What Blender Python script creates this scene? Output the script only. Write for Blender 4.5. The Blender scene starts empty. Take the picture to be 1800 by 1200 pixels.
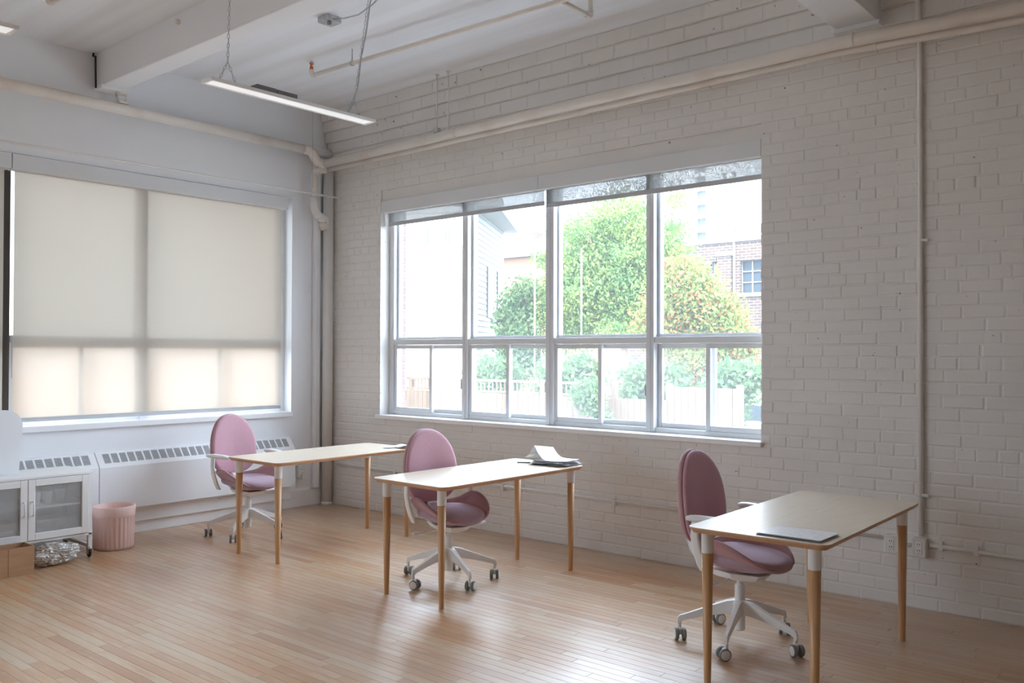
import bpy, bmesh, math, random
from mathutils import Vector, Matrix
random.seed(7)
PI = math.pi
S = bpy.context.scene
COL = S.collection

# ------------------------------------------------------------------ camera, world, sun, exposure
CAM = Vector((7.3043, -5.6449, 1.5268))
FPX = 1554.5
YAW, PITCH, ROLL = math.radians(130.5254), math.radians(0.7447), math.radians(0.1566)
f0 = Vector((math.cos(YAW), math.sin(YAW), 0)); r0 = Vector((math.sin(YAW), -math.cos(YAW), 0)); u0 = Vector((0, 0, 1))
f1 = f0*math.cos(PITCH)+u0*math.sin(PITCH); u1 = u0*math.cos(PITCH)-f0*math.sin(PITCH)
r1 = r0*math.cos(ROLL)+u1*math.sin(ROLL); u2 = u1*math.cos(ROLL)-r0*math.sin(ROLL)
cd = bpy.data.cameras.new('camera'); cam = bpy.data.objects.new('camera', cd); COL.objects.link(cam)
M = Matrix((r1, u2, -f1)).transposed().to_4x4(); M.translation = CAM
cam.matrix_world = M
cd.sensor_width = 36; cd.lens = FPX/1800*36; cd.clip_start = .05; cd.clip_end = 500
S.camera = cam

W = bpy.data.worlds.new('sky'); S.world = W; W.use_nodes = True
wn = W.node_tree; bg = wn.nodes['Background']
bg.inputs[0].default_value = (0.76, 0.91, 1.08, 1); bg.inputs[1].default_value = 2.75

def sunlamp(d, e, col, ang):
    l = bpy.data.lights.new('sun', 'SUN'); l.energy = e; l.color = col; l.angle = math.radians(ang)
    o = bpy.data.objects.new('sun', l); COL.objects.link(o); o.rotation_euler = Vector(d).to_track_quat('Z', 'Y').to_euler()
sunlamp((.42, -.55, .85), 2.6, (1, .9, .74), 3)

def portal(loc, sx, sy, nrm):
    l = bpy.data.lights.new('window_portal', 'AREA'); l.shape = 'RECTANGLE'; l.size = sx; l.size_y = sy; l.cycles.is_portal = True
    o = bpy.data.objects.new('window_portal', l); COL.objects.link(o); o.location = loc
    o.rotation_euler = Vector(nrm).to_track_quat('-Z', 'Y').to_euler()
portal((2.75, .50, 2.0), 3.9, 2.3, (0, -1, 0))
portal((-.45, -3.03, 2.0), 5.2, 2.3, (1, 0, 0))
portal((-.45, -7.45, 2.0), 2.95, 2.3, (1, 0, 0))
S.view_settings.view_transform = 'Standard'; S.view_settings.look = 'None'; S.view_settings.gamma = 1
S.view_settings.use_curve_mapping = False; S.view_settings.exposure = 2.15
S.cycles.max_bounces = 14; S.cycles.diffuse_bounces = 8; S.cycles.transparent_max_bounces = 24; S.cycles.sample_clamp_indirect = 8

# ------------------------------------------------------------------ materials
def mat(name, col, rough=.5, metal=0., spec=.5, noise=None, bump=None, emit=None, coat=0.):
    m = bpy.data.materials.new(name); m.use_nodes = True
    nt = m.node_tree; b = nt.nodes['Principled BSDF']
    b.inputs['Base Color'].default_value = (*col, 1); b.inputs['Roughness'].default_value = rough; b.inputs['Metallic'].default_value = metal
    b.inputs['Specular IOR Level'].default_value = spec
    if coat: b.inputs['Coat Weight'].default_value = coat; b.inputs['Coat Roughness'].default_value = .12
    if emit: b.inputs['Emission Color'].default_value = (*emit[0], 1); b.inputs['Emission Strength'].default_value = emit[1]
    if noise or bump:
        g = nt.nodes.new('ShaderNodeNewGeometry')
        mp = nt.nodes.new('ShaderNodeMapping'); nt.links.new(g.outputs['Position'], mp.inputs[0])
    if noise:   # (scale, other colour, lo, hi, (sx,sy,sz))
        sc, c2, lo, hi, st = noise
        mp.inputs['Scale'].default_value = st
        n = nt.nodes.new('ShaderNodeTexNoise'); n.inputs['Scale'].default_value = sc; n.inputs['Detail'].default_value = 5
        nt.links.new(mp.outputs[0], n.inputs[0])
        r = nt.nodes.new('ShaderNodeMapRange'); r.inputs[1].default_value = lo; r.inputs[2].default_value = hi
        nt.links.new(n.outputs[0], r.inputs[0])
        x = nt.nodes.new('ShaderNodeMix'); x.data_type = 'RGBA'
        x.inputs[6].default_value = (*col, 1); x.inputs[7].default_value = (*c2, 1)
        nt.links.new(r.outputs[0], x.inputs[0]); nt.links.new(x.outputs[2], b.inputs['Base Color'])
    if bump:    # (scale, strength, distance)
        n = nt.nodes.new('ShaderNodeTexNoise'); n.inputs['Scale'].default_value = bump[0]; n.inputs['Detail'].default_value = 4
        nt.links.new(g.outputs['Position'], n.inputs[0])
        bp = nt.nodes.new('ShaderNodeBump'); bp.inputs['Strength'].default_value = bump[1]; bp.inputs['Distance'].default_value = bump[2]
        nt.links.new(n.outputs[0], bp.inputs['Height']); nt.links.new(bp.outputs[0], b.inputs['Normal'])
    return m

def ramp(nt, fac, stops):
    r = nt.nodes.new('ShaderNodeValToRGB'); e = r.color_ramp.elements
    while len(e) < len(stops): e.new(.5)
    for k, (p, c) in zip(e, stops): k.position = p; k.color = (*c, 1)
    nt.links.new(fac, r.inputs[0]); return r.outputs[0]

def mixc(nt, fac, a, b, mode='MIX'):
    x = nt.nodes.new('ShaderNodeMix'); x.data_type = 'RGBA'; x.blend_type = mode
    for i, v in ((0, fac), (6, a), (7, b)):
        if hasattr(v, 'is_linked'): nt.links.new(v, x.inputs[i])
        elif isinstance(v, (int, float)): x.inputs[i].default_value = v
        else: x.inputs[i].default_value = (*v, 1)
    return x.outputs[2]

def noise(nt, vec, scale, detail=4, rough=.55):
    n = nt.nodes.new('ShaderNodeTexNoise'); n.inputs['Scale'].default_value = scale; n.inputs['Detail'].default_value = detail
    n.inputs['Roughness'].default_value = rough
    nt.links.new(vec, n.inputs[0]); return n.outputs[0]

def posmap(nt, sc=(1, 1, 1)):
    g = nt.nodes.new('ShaderNodeNewGeometry'); mp = nt.nodes.new('ShaderNodeMapping'); mp.inputs['Scale'].default_value = sc
    nt.links.new(g.outputs['Position'], mp.inputs[0]); return mp.outputs[0]

def rng(nt, v, a, b, c=0., d=1.):
    r = nt.nodes.new('ShaderNodeMapRange')
    for i, k in enumerate((a, b, c, d)): r.inputs[i+1].default_value = k
    nt.links.new(v, r.inputs[0]); return r.outputs[0]

def wood_floor():
    m = bpy.data.materials.new('maple_floor'); m.use_nodes = True; nt = m.node_tree; b = nt.nodes['Principled BSDF']
    at = nt.nodes.new('ShaderNodeAttribute'); at.attribute_name = 'rnd'
    rnd = at.outputs['Fac']
    base = ramp(nt, rnd, [(0, (.44, .20, .07)), (.25, (.56, .295, .125)), (.5, (.59, .36, .185)), (.8, (.62, .43, .25)), (1, (.63, .48, .32))])
    av = nt.nodes.new('ShaderNodeVectorMath'); av.operation = 'ADD'
    cx = nt.nodes.new('ShaderNodeCombineXYZ'); ml = nt.nodes.new('ShaderNodeMath'); ml.operation = 'MULTIPLY'; ml.inputs[1].default_value = 37.
    nt.links.new(rnd, ml.inputs[0]); nt.links.new(ml.outputs[0], cx.inputs[2])
    nt.links.new(posmap(nt, (1, 1, 1)), av.inputs[0]); nt.links.new(cx.outputs[0], av.inputs[1])
    mp = nt.nodes.new('ShaderNodeMapping'); mp.inputs['Scale'].default_value = (2.2, 14, 1); nt.links.new(av.outputs[0], mp.inputs[0])
    g1 = noise(nt, mp.outputs[0], 1.6, 6, .6)
    c = mixc(nt, rng(nt, g1, .50, .66, 0, .7), base, (.55, .23, .075))
    c = mixc(nt, rng(nt, g1, .34, .46, .55, 0), c, (.68, .53, .37))
    mp2 = nt.nodes.new('ShaderNodeMapping'); mp2.inputs['Scale'].default_value = (6, 120, 1); nt.links.new(av.outputs[0], mp2.inputs[0])
    c = mixc(nt, rng(nt, noise(nt, mp2.outputs[0], 1.5, 3), .35, .7, 0, .22), c, (.30, .16, .08))
    wear = noise(nt, posmap(nt, (.8, 1.6, 1)), .6, 1.5, .5)       # lacquer worn to grey
    c = mixc(nt, rng(nt, wear, .42, .62, 0, .45), c, (.58, .47, .37))
    spot = noise(nt, posmap(nt, (8, 22, 1)), 2.6, 2, .4)
    c = mixc(nt, rng(nt, spot, .74, .80, 0, .6), c, (.15, .10, .07))
    nt.links.new(c, b.inputs['Base Color'])
    nt.links.new(rng(nt, wear, .35, .7, .31, .46), b.inputs['Roughness'])
    b.inputs['Specular IOR Level'].default_value = .42
    b.inputs['Coat Weight'].default_value = .85; b.inputs['Coat Roughness'].default_value = .28
    bp = nt.nodes.new('ShaderNodeBump'); bp.inputs['Strength'].default_value = .10; bp.inputs['Distance'].default_value = .004
    nt.links.new(noise(nt, posmap(nt, (1, 6, 1)), 9, 3), bp.inputs['Height']); nt.links.new(bp.outputs[0], b.inputs['Normal'])
    return m

def paint_brick():
    m = bpy.data.materials.new('painted_brick'); m.use_nodes = True; nt = m.node_tree; b = nt.nodes['Principled BSDF']
    p = posmap(nt)
    c = mixc(nt, rng(nt, noise(nt, p, 1.3, 4), .35, .7), (.80, .78, .755), (.745, .725, .70))
    ch = noise(nt, p, 26, 2, .5)
    c = mixc(nt, rng(nt, ch, .725, .75, 0, .8), c, (.18, .14, .12))
    nt.links.new(c, b.inputs['Base Color']); b.inputs['Roughness'].default_value = .42
    bp = nt.nodes.new('ShaderNodeBump'); bp.inputs['Strength'].default_value = .35; bp.inputs['Distance'].default_value = .004
    nt.links.new(noise(nt, p, 38, 5, .6), bp.inputs['Height']); nt.links.new(bp.outputs[0], b.inputs['Normal'])
    return m

def ceiling_mat():
    m = bpy.data.materials.new('ceiling_paint'); m.use_nodes = True; nt = m.node_tree; b = nt.nodes['Principled BSDF']
    s = noise(nt, posmap(nt, (.12, 4.2, 1)), 1.0, 4, .5)
    c = mixc(nt, rng(nt, s, .42, .66, 0, 1), (.86, .885, .93), (.77, .775, .79))
    nt.links.new(c, b.inputs['Base Color']); b.inputs['Roughness'].default_value = .6
    bp = nt.nodes.new('ShaderNodeBump'); bp.inputs['Strength'].default_value = .25; bp.inputs['Distance'].default_value = .02
    nt.links.new(s, bp.inputs['Height']); nt.links.new(bp.outputs[0], b.inputs['Normal'])
    return m

def glass(name, tint=(1, 1, 1), haze=0., gloss=.06):
    m = bpy.data.materials.new(name); m.use_nodes = True; nt = m.node_tree; nt.nodes.clear()
    o = nt.nodes.new('ShaderNodeOutputMaterial'); t = nt.nodes.new('ShaderNodeBsdfTransparent'); t.inputs[0].default_value = (*tint, 1)
    g = nt.nodes.new('ShaderNodeBsdfGlossy'); g.inputs['Roughness'].default_value = .02
    lw = nt.nodes.new('ShaderNodeLayerWeight'); lw.inputs[0].default_value = .12
    mu = nt.nodes.new('ShaderNodeMath'); mu.operation = 'MULTIPLY'; mu.inputs[1].default_value = .5; nt.links.new(lw.outputs['Fresnel'], mu.inputs[0])
    x = nt.nodes.new('ShaderNodeMixShader'); nt.links.new(mu.outputs[0], x.inputs[0]); nt.links.new(t.outputs[0], x.inputs[1]); nt.links.new(g.outputs[0], x.inputs[2])
    out = x.outputs[0]
    if haze:
        tr = nt.nodes.new('ShaderNodeBsdfTranslucent'); tr.inputs[0].default_value = (.95, .97, 1, 1)
        y = nt.nodes.new('ShaderNodeMixShader'); y.inputs[0].default_value = haze
        nt.links.new(out, y.inputs[1]); nt.links.new(tr.outputs[0], y.inputs[2]); out = y.outputs[0]
    nt.links.new(out, o.inputs[0]); return m

def shade_fabric(name, openness, trans, col):
    m = bpy.data.materials.new(name); m.use_nodes = True; nt = m.node_tree; nt.nodes.clear()
    o = nt.nodes.new('ShaderNodeOutputMaterial')
    d = nt.nodes.new('ShaderNodeBsdfDiffuse'); d.inputs[0].default_value = (*col, 1)
    t = nt.nodes.new('ShaderNodeBsdfTranslucent'); t.inputs[0].default_value = (*col, 1)
    x = nt.nodes.new('ShaderNodeMixShader'); x.inputs[0].default_value = trans
    nt.links.new(d.outputs[0], x.inputs[1]); nt.links.new(t.outputs[0], x.inputs[2])
    rf = nt.nodes.new('ShaderNodeBsdfRefraction'); rf.inputs['IOR'].default_value = 1.15; rf.inputs['Roughness'].default_value = .55
    rf.inputs[0].default_value = (*col, 1)
    y = nt.nodes.new('ShaderNodeMixShader'); y.inputs[0].default_value = openness
    w = nt.nodes.new('ShaderNodeTexNoise'); w.inputs['Scale'].default_value = 160
    nt.links.new(posmap(nt, (1, 1, .35)), w.inputs[0])
    nt.links.new(rng(nt, w.outputs[0], .3, .7, openness*.75, openness*1.25), y.inputs[0])
    nt.links.new(x.outputs[0], y.inputs[1]); nt.links.new(rf.outputs[0], y.inputs[2])
    nt.links.new(y.outputs[0], o.inputs[0]); return m

def screen_fabric(name, col, openness):
    m = bpy.data.materials.new(name); m.use_nodes = True; nt = m.node_tree; nt.nodes.clear()
    o = nt.nodes.new('ShaderNodeOutputMaterial')
    d = nt.nodes.new('ShaderNodeBsdfDiffuse'); d.inputs[0].default_value = (*col, 1)
    t = nt.nodes.new('ShaderNodeBsdfTranslucent'); t.inputs[0].default_value = (*col, 1)
    x = nt.nodes.new('ShaderNodeMixShader'); x.inputs[0].default_value = .45
    nt.links.new(d.outputs[0], x.inputs[1]); nt.links.new(t.outputs[0], x.inputs[2])
    tp = nt.nodes.new('ShaderNodeBsdfTransparent')
    y = nt.nodes.new('ShaderNodeMixShader')
    w = nt.nodes.new('ShaderNodeTexNoise'); w.inputs['Scale'].default_value = 110; w.inputs['Detail'].default_value = 3
    nt.links.new(posmap(nt), w.inputs[0])
    nt.links.new(rng(nt, w.outputs[0], .3, .7, openness*.5, openness*1.5), y.inputs[0])
    nt.links.new(x.outputs[0], y.inputs[1]); nt.links.new(tp.outputs[0], y.inputs[2])
    nt.links.new(y.outputs[0], o.inputs[0]); return m

def mesh_metal():
    m = bpy.data.materials.new('perforated_steel'); m.use_nodes = True; nt = m.node_tree; b = nt.nodes['Principled BSDF']
    b.inputs['Base Color'].default_value = (.78, .79, .80, 1); b.inputs['Roughness'].default_value = .45
    o = nt.nodes['Material Output']; tp = nt.nodes.new('ShaderNodeBsdfTransparent'); x = nt.nodes.new('ShaderNodeMixShader')
    p = nt.nodes.new('ShaderNodeNewGeometry'); sx = nt.nodes.new('ShaderNodeSeparateXYZ'); nt.links.new(p.outputs['Position'], sx.inputs[0])
    def mth(op, a, bb):
        n = nt.nodes.new('ShaderNodeMath'); n.operation = op
        for i, v in enumerate((a, bb)):
            if hasattr(v, 'is_linked'): nt.links.new(v, n.inputs[i])
            elif v is not None: n.inputs[i].default_value = v
        return n.outputs[0]
    k = 2*PI/.0105
    a = mth('SINE', mth('MULTIPLY', mth('ADD', sx.outputs[1], sx.outputs[2]), k), None)
    c = mth('SINE', mth('MULTIPLY', mth('SUBTRACT', sx.outputs[1], sx.outputs[2]), k), None)
    hole = mth('GREATER_THAN', mth('ADD', a, c), -.25)
    nt.links.new(hole, x.inputs[0]); nt.links.new(b.outputs[0], x.inputs[1]); nt.links.new(tp.outputs[0], x.inputs[2])
    nt.links.new(x.outputs[0], o.inputs[0]); return m

def facade_brick(name, c1, c2, mo, sc=1.):
    m = bpy.data.materials.new(name); m.use_nodes = True; nt = m.node_tree; b = nt.nodes['Principled BSDF']
    g = nt.nodes.new('ShaderNodeNewGeometry'); s = nt.nodes.new('ShaderNodeSeparateXYZ'); nt.links.new(g.outputs['Position'], s.inputs[0])
    ad = nt.nodes.new('ShaderNodeMath'); ad.operation = 'ADD'; nt.links.new(s.outputs[0], ad.inputs[0]); nt.links.new(s.outputs[1], ad.inputs[1])
    cx = nt.nodes.new('ShaderNodeCombineXYZ'); nt.links.new(ad.outputs[0], cx.inputs[0]); nt.links.new(s.outputs[2], cx.inputs[1])
    t = nt.nodes.new('ShaderNodeTexBrick'); t.inputs['Scale'].default_value = 1; t.inputs['Brick Width'].default_value = .23*sc; t.inputs['Row Height'].default_value = .078*sc
    t.inputs['Mortar Size'].default_value = .011*sc
    t.inputs[1].default_value = (*c1, 1); t.inputs[2].default_value = (*c2, 1); t.inputs[3].default_value = (*mo, 1)
    nt.links.new(cx.outputs[0], t.inputs[0]); nt.links.new(t.outputs[0], b.inputs['Base Color']); b.inputs['Roughness'].default_value = .8
    return m

def table_wood(name, c1, c2, rough, along=(14, 1.2, 14), sc=5.):
    m = bpy.data.materials.new(name); m.use_nodes = True; nt = m.node_tree; b = nt.nodes['Principled BSDF']
    tc = nt.nodes.new('ShaderNodeTexCoord'); mp = nt.nodes.new('ShaderNodeMapping'); mp.inputs['Scale'].default_value = along
    nt.links.new(tc.outputs['Object'], mp.inputs[0])
    n = noise(nt, mp.outputs[0], sc, 6, .6)
    nt.links.new(mixc(nt, rng(nt, n, .35, .68), c1, c2), b.inputs['Base Color']); b.inputs['Roughness'].default_value = rough
    bp = nt.nodes.new('ShaderNodeBump'); bp.inputs['Strength'].default_value = .06; bp.inputs['Distance'].default_value = .002
    nt.links.new(n, bp.inputs['Height']); nt.links.new(bp.outputs[0], b.inputs['Normal'])
    return m

def fabric(name, c1, c2):
    m = bpy.data.materials.new(name); m.use_nodes = True; nt = m.node_tree; b = nt.nodes['Principled BSDF']
    tc = nt.nodes.new('ShaderNodeTexCoord')
    n = noise(nt, tc.outputs['Object'], 260, 2, .6)
    nt.links.new(mixc(nt, rng(nt, n, .35, .65), c1, c2), b.inputs['Base Color']); b.inputs['Roughness'].default_value = .9
    b.inputs['Sheen Weight'].default_value = .5; b.inputs['Sheen Roughness'].default_value = .5; b.inputs['Sheen Tint'].default_value = (.9, .85, 1, 1)
    b.inputs['Specular IOR Level'].default_value = .2
    bp = nt.nodes.new('ShaderNodeBump'); bp.inputs['Strength'].default_value = .25; bp.inputs['Distance'].default_value = .002
    nt.links.new(n, bp.inputs['Height']); nt.links.new(bp.outputs[0], b.inputs['Normal'])
    return m

def leaf(name, c1, c2):
    m = bpy.data.materials.new(name); m.use_nodes = True; nt = m.node_tree; nt.nodes.clear()
    o = nt.nodes.new('ShaderNodeOutputMaterial'); d = nt.nodes.new('ShaderNodeBsdfDiffuse'); t = nt.nodes.new('ShaderNodeBsdfTranslucent')
    c = mixc(nt, rng(nt, noise(nt, posmap(nt), 1.6, 4), .35, .65), c1, c2)
    nt.links.new(c, d.inputs[0]); nt.links.new(c, t.inputs[0])
    x = nt.nodes.new('ShaderNodeMixShader'); x.inputs[0].default_value = .4
    nt.links.new(d.outputs[0], x.inputs[1]); nt.links.new(t.outputs[0], x.inputs[2]); nt.links.new(x.outputs[0], o.inputs[0]); return m

MBRICK = paint_brick(); MFLOOR = wood_floor(); MCEIL = ceiling_mat()
MGAP = mat('floor_gap', (.06, .035, .022), .8)
MPLASTER = mat('plaster_white', (.87, .885, .91), .45, noise=(1.1, (.84, .855, .88), .4, .75, (1, 1, 1)), bump=(14, .12, .01))
MTRIM = mat('trim_white', (.88, .885, .90), .35, bump=(30, .06, .004))
MALU = mat('window_aluminium', (.78, .80, .82), .38, .0, noise=(3, (.72, .74, .77), .4, .8, (1, 1, .2)))
MSHADE = shade_fabric('shade_fabric', .34, .52, (.67, .625, .575))
MSCREEN = screen_fabric('screen_fabric', (.36, .355, .345), .20)
MHEM = mat('shade_hem', (.52, .52, .53), .6)
MCASS = mat('blind_cassette', (.76, .775, .79), .45, noise=(2, (.73, .74, .755), .4, .8, (1, 1, 1)))
MGLASS = glass('window_glass', haze=.022); MHAZE = glass('dusty_glass', haze=.04); MTINT = glass('grey_glass', (.61, .605, .59))
MPIPE = mat('painted_pipe', (.80, .745, .68), .42, noise=(4, (.70, .60, .51), .52, .8, (1, 1, 1)), bump=(60, .15, .003))
MPIPEW = mat('white_pipe', (.80, .79, .77), .42, noise=(4, (.72, .66, .60), .6, .85, (1, 1, 1)), bump=(40, .1, .003))
MSTEEL = mat('galvanised_steel', (.55, .56, .57), .4, .35, noise=(14, (.42, .43, .44), .4, .7, (1, 1, 1)))
MDRIVER = mat('driver_grey', (.20, .20, .21), .5)
MWHITE = mat('white_powder_coat', (.86, .86, .86), .38)
MFAR = mat('unseen_wall_dark', (.50, .47, .44), .6, noise=(1.2, (.44, .41, .38), .4, .7, (1, 1, 1)))  # tone of the unseen walls, kept dark to cut bounce light
MDIFF = mat('light_diffuser', (.92, .92, .93), .3, emit=((.93, .97, 1), .10))
MCOPPER = mat('copper_head', (.62, .20, .09), .4, .3)
MDARK = mat('black_rubber', (.03, .03, .03), .5)
MGREYR = mat('grey_rubber', (.22, .23, .23), .6)
MCHROME = mat('chrome', (.6, .6, .6), .2, 1.)
MPLAST = mat('ivory_plastic', (.76, .75, .71), .42)
MPINK = fabric('pink_fabric', (.56, .335, .35), (.455, .255, .265))
MPINK2 = fabric('pink_pad_fabric', (.62, .37, .43), (.53, .295, .345))
MSEAT = fabric('seat_pad_fabric', (.52, .38, .45), (.44, .31, .37))
MTOP = table_wood('bamboo_top', (.80, .70, .57), (.73, .62, .49), .32, (30, 1.3, 30), 2.4)
MEDGE = table_wood('bamboo_edge', (.66, .40, .24), (.58, .34, .19), .42, (30, 1.3, 30), 2.4)
MLEG = table_wood('bamboo_leg', (.68, .40, .21), (.56, .31, .135), .36, (40, 40, 1.4), 2.2)
MPAPER = mat('paper', (.93, .935, .95), .30); MPAPER2 = mat('grey_paper', (.55, .54, .58), .7, noise=(24, (.72, .72, .75), .4, .6, (1, 1, 1)))
MINK = mat('printed_paper', (.93, .935, .955), .27, noise=(55, (.62, .63, .68), .5, .75, (.5, 2.5, 1)))
MPOT = mat('pink_ceramic', (.80, .575, .52), .55, noise=(9, (.76, .52, .46), .4, .7, (1, 1, 1)))
MCARD = mat('cardboard', (.50, .30, .17), .85, noise=(5, (.45, .265, .15), .4, .7, (1, 1, 8)))
MBAG = mat('foil_bag', (.52, .49, .45), .36, .35, noise=(14, (.78, .79, .81), .48, .62, (1, 1, 1)))
MGRILLE = mat('grille_dark', (.14, .14, .15), .6); MSLAT = mat('grille_slat', (.62, .63, .65), .45)
MCUP = mat('paper_cup', (.85, .85, .84), .5); MKRAFT = mat('kraft_box', (.62, .50, .42), .8)
MSLOT = mat('socket_slot', (.04, .04, .04), .6)
MREDB = mat('red_brick', (.17, .105, .10), .85, noise=(9, (.21, .145, .14), .4, .7, (1, 1, 1)))
MMORT = mat('mortar', (.62, .58, .54), .9)
MGROUND = mat('pavement', (.22, .21, .20), .9, noise=(.7, (.18, .175, .17), .4, .7, (1, 1, 1)))
MSTUCCO = mat('white_stucco', (.86, .85, .83), .8)
MSIDING = mat('pale_siding', (.27, .285, .285), .7)
MFENCE = mat('cedar_fence', (.115, .085, .060), .8, noise=(3, (.085, .060, .043), .4, .7, (8, 8, .6)))
MROOF = mat('grey_shingle', (.07, .075, .08), .8, noise=(5, (.10, .105, .11), .4, .7, (1, 1, 1)))
MORANGE = mat('terracotta_render', (.20, .115, .07), .8)
MFB = facade_brick('brown_facade_brick', (.082, .054, .046), (.055, .04, .036), (.14, .125, .12), 1.35)
MSTONE = mat('stone_coping', (.20, .205, .21), .8)
MDGLASS = mat('far_window_glass', (.04, .055, .07), .12)
MTOWER = mat('tower_concrete', (.82, .82, .81), .8)
MTOWERD = mat('tower_recess', (.10, .11, .12), .7)
MLEAF = leaf('tree_leaf', (.12, .235, .085), (.22, .29, .085)); MLEAF2 = leaf('shrub_leaf', (.085, .165, .08), (.14, .21, .10))
MLEAF3 = leaf('vine_leaf', (.17, .25, .08), (.23, .28, .09)); MFLOWER = leaf('orange_flower', (.27, .11, .045), (.27, .14, .06))
MBARK = mat('bark', (.22, .16, .12), .9)
MWARM = mat('ochre_wall', (.66, .48, .33), .8, noise=(.9, (.58, .38, .23), .4, .65, (1, 1, 1)))
MCAR = mat('white_vehicle', (.75, .75, .76), .3); MTAIL = mat('tail_light', (.6, .05, .03), .3)

# ------------------------------------------------------------------ mesh builder
class MB:
    def __init__(s): s.v = []; s.f = []; s.mi = []; s.sm = []; s.xf = None
    def add(s, vs, fs, mi=0, sm=False):
        n = len(s.v)
        if s.xf is not None: vs = [s.xf @ Vector(p) for p in vs]
        s.v += [tuple(p) for p in vs]; s.f += [tuple(i+n for i in q) for q in fs]
        s.mi += [mi]*len(fs); s.sm += [sm]*len(fs)
    def box(s, a, b, mi=0):
        (x0, y0, z0), (x1, y1, z1) = a, b
        s.add([(x0,y0,z0),(x1,y0,z0),(x1,y1,z0),(x0,y1,z0),(x0,y0,z1),(x1,y0,z1),(x1,y1,z1),(x0,y1,z1)],
              [(0,3,2,1),(4,5,6,7),(0,1,5,4),(1,2,6,5),(2,3,7,6),(3,0,4,7)], mi)
    def rbox(s, a, b, r=.004, seg=2, mi=0, sm=False):
        bm = bmesh.new(); bmesh.ops.create_cube(bm, size=1)
        c = [(a[i]+b[i])/2 for i in range(3)]; d = [abs(b[i]-a[i]) for i in range(3)]
        for v in bm.verts: v.co = Vector((c[0]+v.co.x*d[0], c[1]+v.co.y*d[1], c[2]+v.co.z*d[2]))
        bmesh.ops.bevel(bm, geom=bm.edges[:], offset=min(r, min(d)*.45), segments=seg, profile=.5, affect='EDGES')
        bm.verts.index_update()
        s.add([v.co.copy() for v in bm.verts], [[v.index for v in f.verts] for f in bm.faces], mi, sm); bm.free()
    def tube(s, pts, r, seg=12, cap=True, closed=False, mi=0, sm=True):
        pts = [Vector(p) for p in pts]; n = len(pts)
        rr = r if isinstance(r, (list, tuple)) else [r]*n
        T = []
        for i in range(n):
            a = pts[i-1] if (i > 0 or closed) else pts[0]; b = pts[(i+1) % n] if (i < n-1 or closed) else pts[-1]
            T.append((b-a).normalized())
        up = Vector((0, 0, 1)) if abs(T[0].z) < .9 else Vector((1, 0, 0))
        N = (up-T[0]*up.dot(T[0])).normalized(); vs = []
        for i in range(n):
            N = (N-T[i]*N.dot(T[i])).normalized(); B = T[i].cross(N)
            for k in range(seg):
                a = 2*PI*k/seg; vs.append(pts[i]+(N*math.cos(a)+B*math.sin(a))*rr[i])
        fs = []
        for i in range(n if closed else n-1):
            j = (i+1) % n
            for k in range(seg):
                l = (k+1) % seg; fs.append((i*seg+k, i*seg+l, j*seg+l, j*seg+k))
        s.add(vs, fs, mi, sm)
        if cap and not closed:
            m = len(s.v)-len(vs)
            s.f.append(tuple(m+k for k in reversed(range(seg)))); s.f.append(tuple(m+(n-1)*seg+k for k in range(seg)))
            s.mi += [mi]*2; s.sm += [False]*2
    def lathe(s, prof, c=(0, 0, 0), seg=24, mi=0, sm=True, rad=None):
        vs = []
        for r, z in prof:
            for k in range(seg):
                a = 2*PI*k/seg; q = r*(rad(a, z) if rad else 1); vs.append((c[0]+q*math.cos(a), c[1]+q*math.sin(a), c[2]+z))
        fs = []
        for i in range(len(prof)-1):
            for k in range(seg):
                l = (k+1) % seg; fs.append((i*seg+k, i*seg+l, (i+1)*seg+l, (i+1)*seg+k))
        if prof[0][0] > 1e-5 and prof[0][0] < 1: fs.append(tuple(reversed(range(seg))))
        if prof[-1][0] > 1e-5: fs.append(tuple((len(prof)-1)*seg+k for k in range(seg)))
        s.add(vs, fs, mi, sm)
    def rings(s, R, mi=0, sm=True, cap0=True, cap1=True):
        n = len(R[0]); vs = [p for q in R for p in q]; fs = []
        for i in range(len(R)-1):
            for k in range(n):
                l = (k+1) % n; fs.append((i*n+k, i*n+l, (i+1)*n+l, (i+1)*n+k))
        if cap0: fs.append(tuple(reversed(range(n))))
        if cap1: fs.append(tuple((len(R)-1)*n+k for k in range(n)))
        s.add(vs, fs, mi, sm)
    def grid(s, fn, nu, nv, mi=0, sm=True):
        vs = [fn(i/nu, j/nv) for i in range(nu+1) for j in range(nv+1)]
        fs = [(i*(nv+1)+j, (i+1)*(nv+1)+j, (i+1)*(nv+1)+j+1, i*(nv+1)+j+1) for i in range(nu) for j in range(nv)]
        s.add(vs, fs, mi, sm)
    def build(s, name, mats, parent=None, kind=None, local=False, attr=None):
        me = bpy.data.meshes.new(name)
        off = Vector((0, 0, 0))
        if parent is not None and not local:
            p = parent
            while p is not None: off += p.location; p = p.parent
        me.from_pydata([tuple(Vector(q)-off) for q in s.v], [], s.f)
        for m in (mats if isinstance(mats, (list, tuple)) else [mats]): me.materials.append(m)
        me.polygons.foreach_set('material_index', s.mi); me.polygons.foreach_set('use_smooth', s.sm)
        if attr is not None:
            A = me.attributes.new('rnd', 'FLOAT', 'POINT'); A.data.foreach_set('value', attr)
        me.update()
        o = bpy.data.objects.new(name, me); COL.objects.link(o)
        if parent is not None: o.parent = parent
        if kind: o['kind'] = kind
        return o

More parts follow.
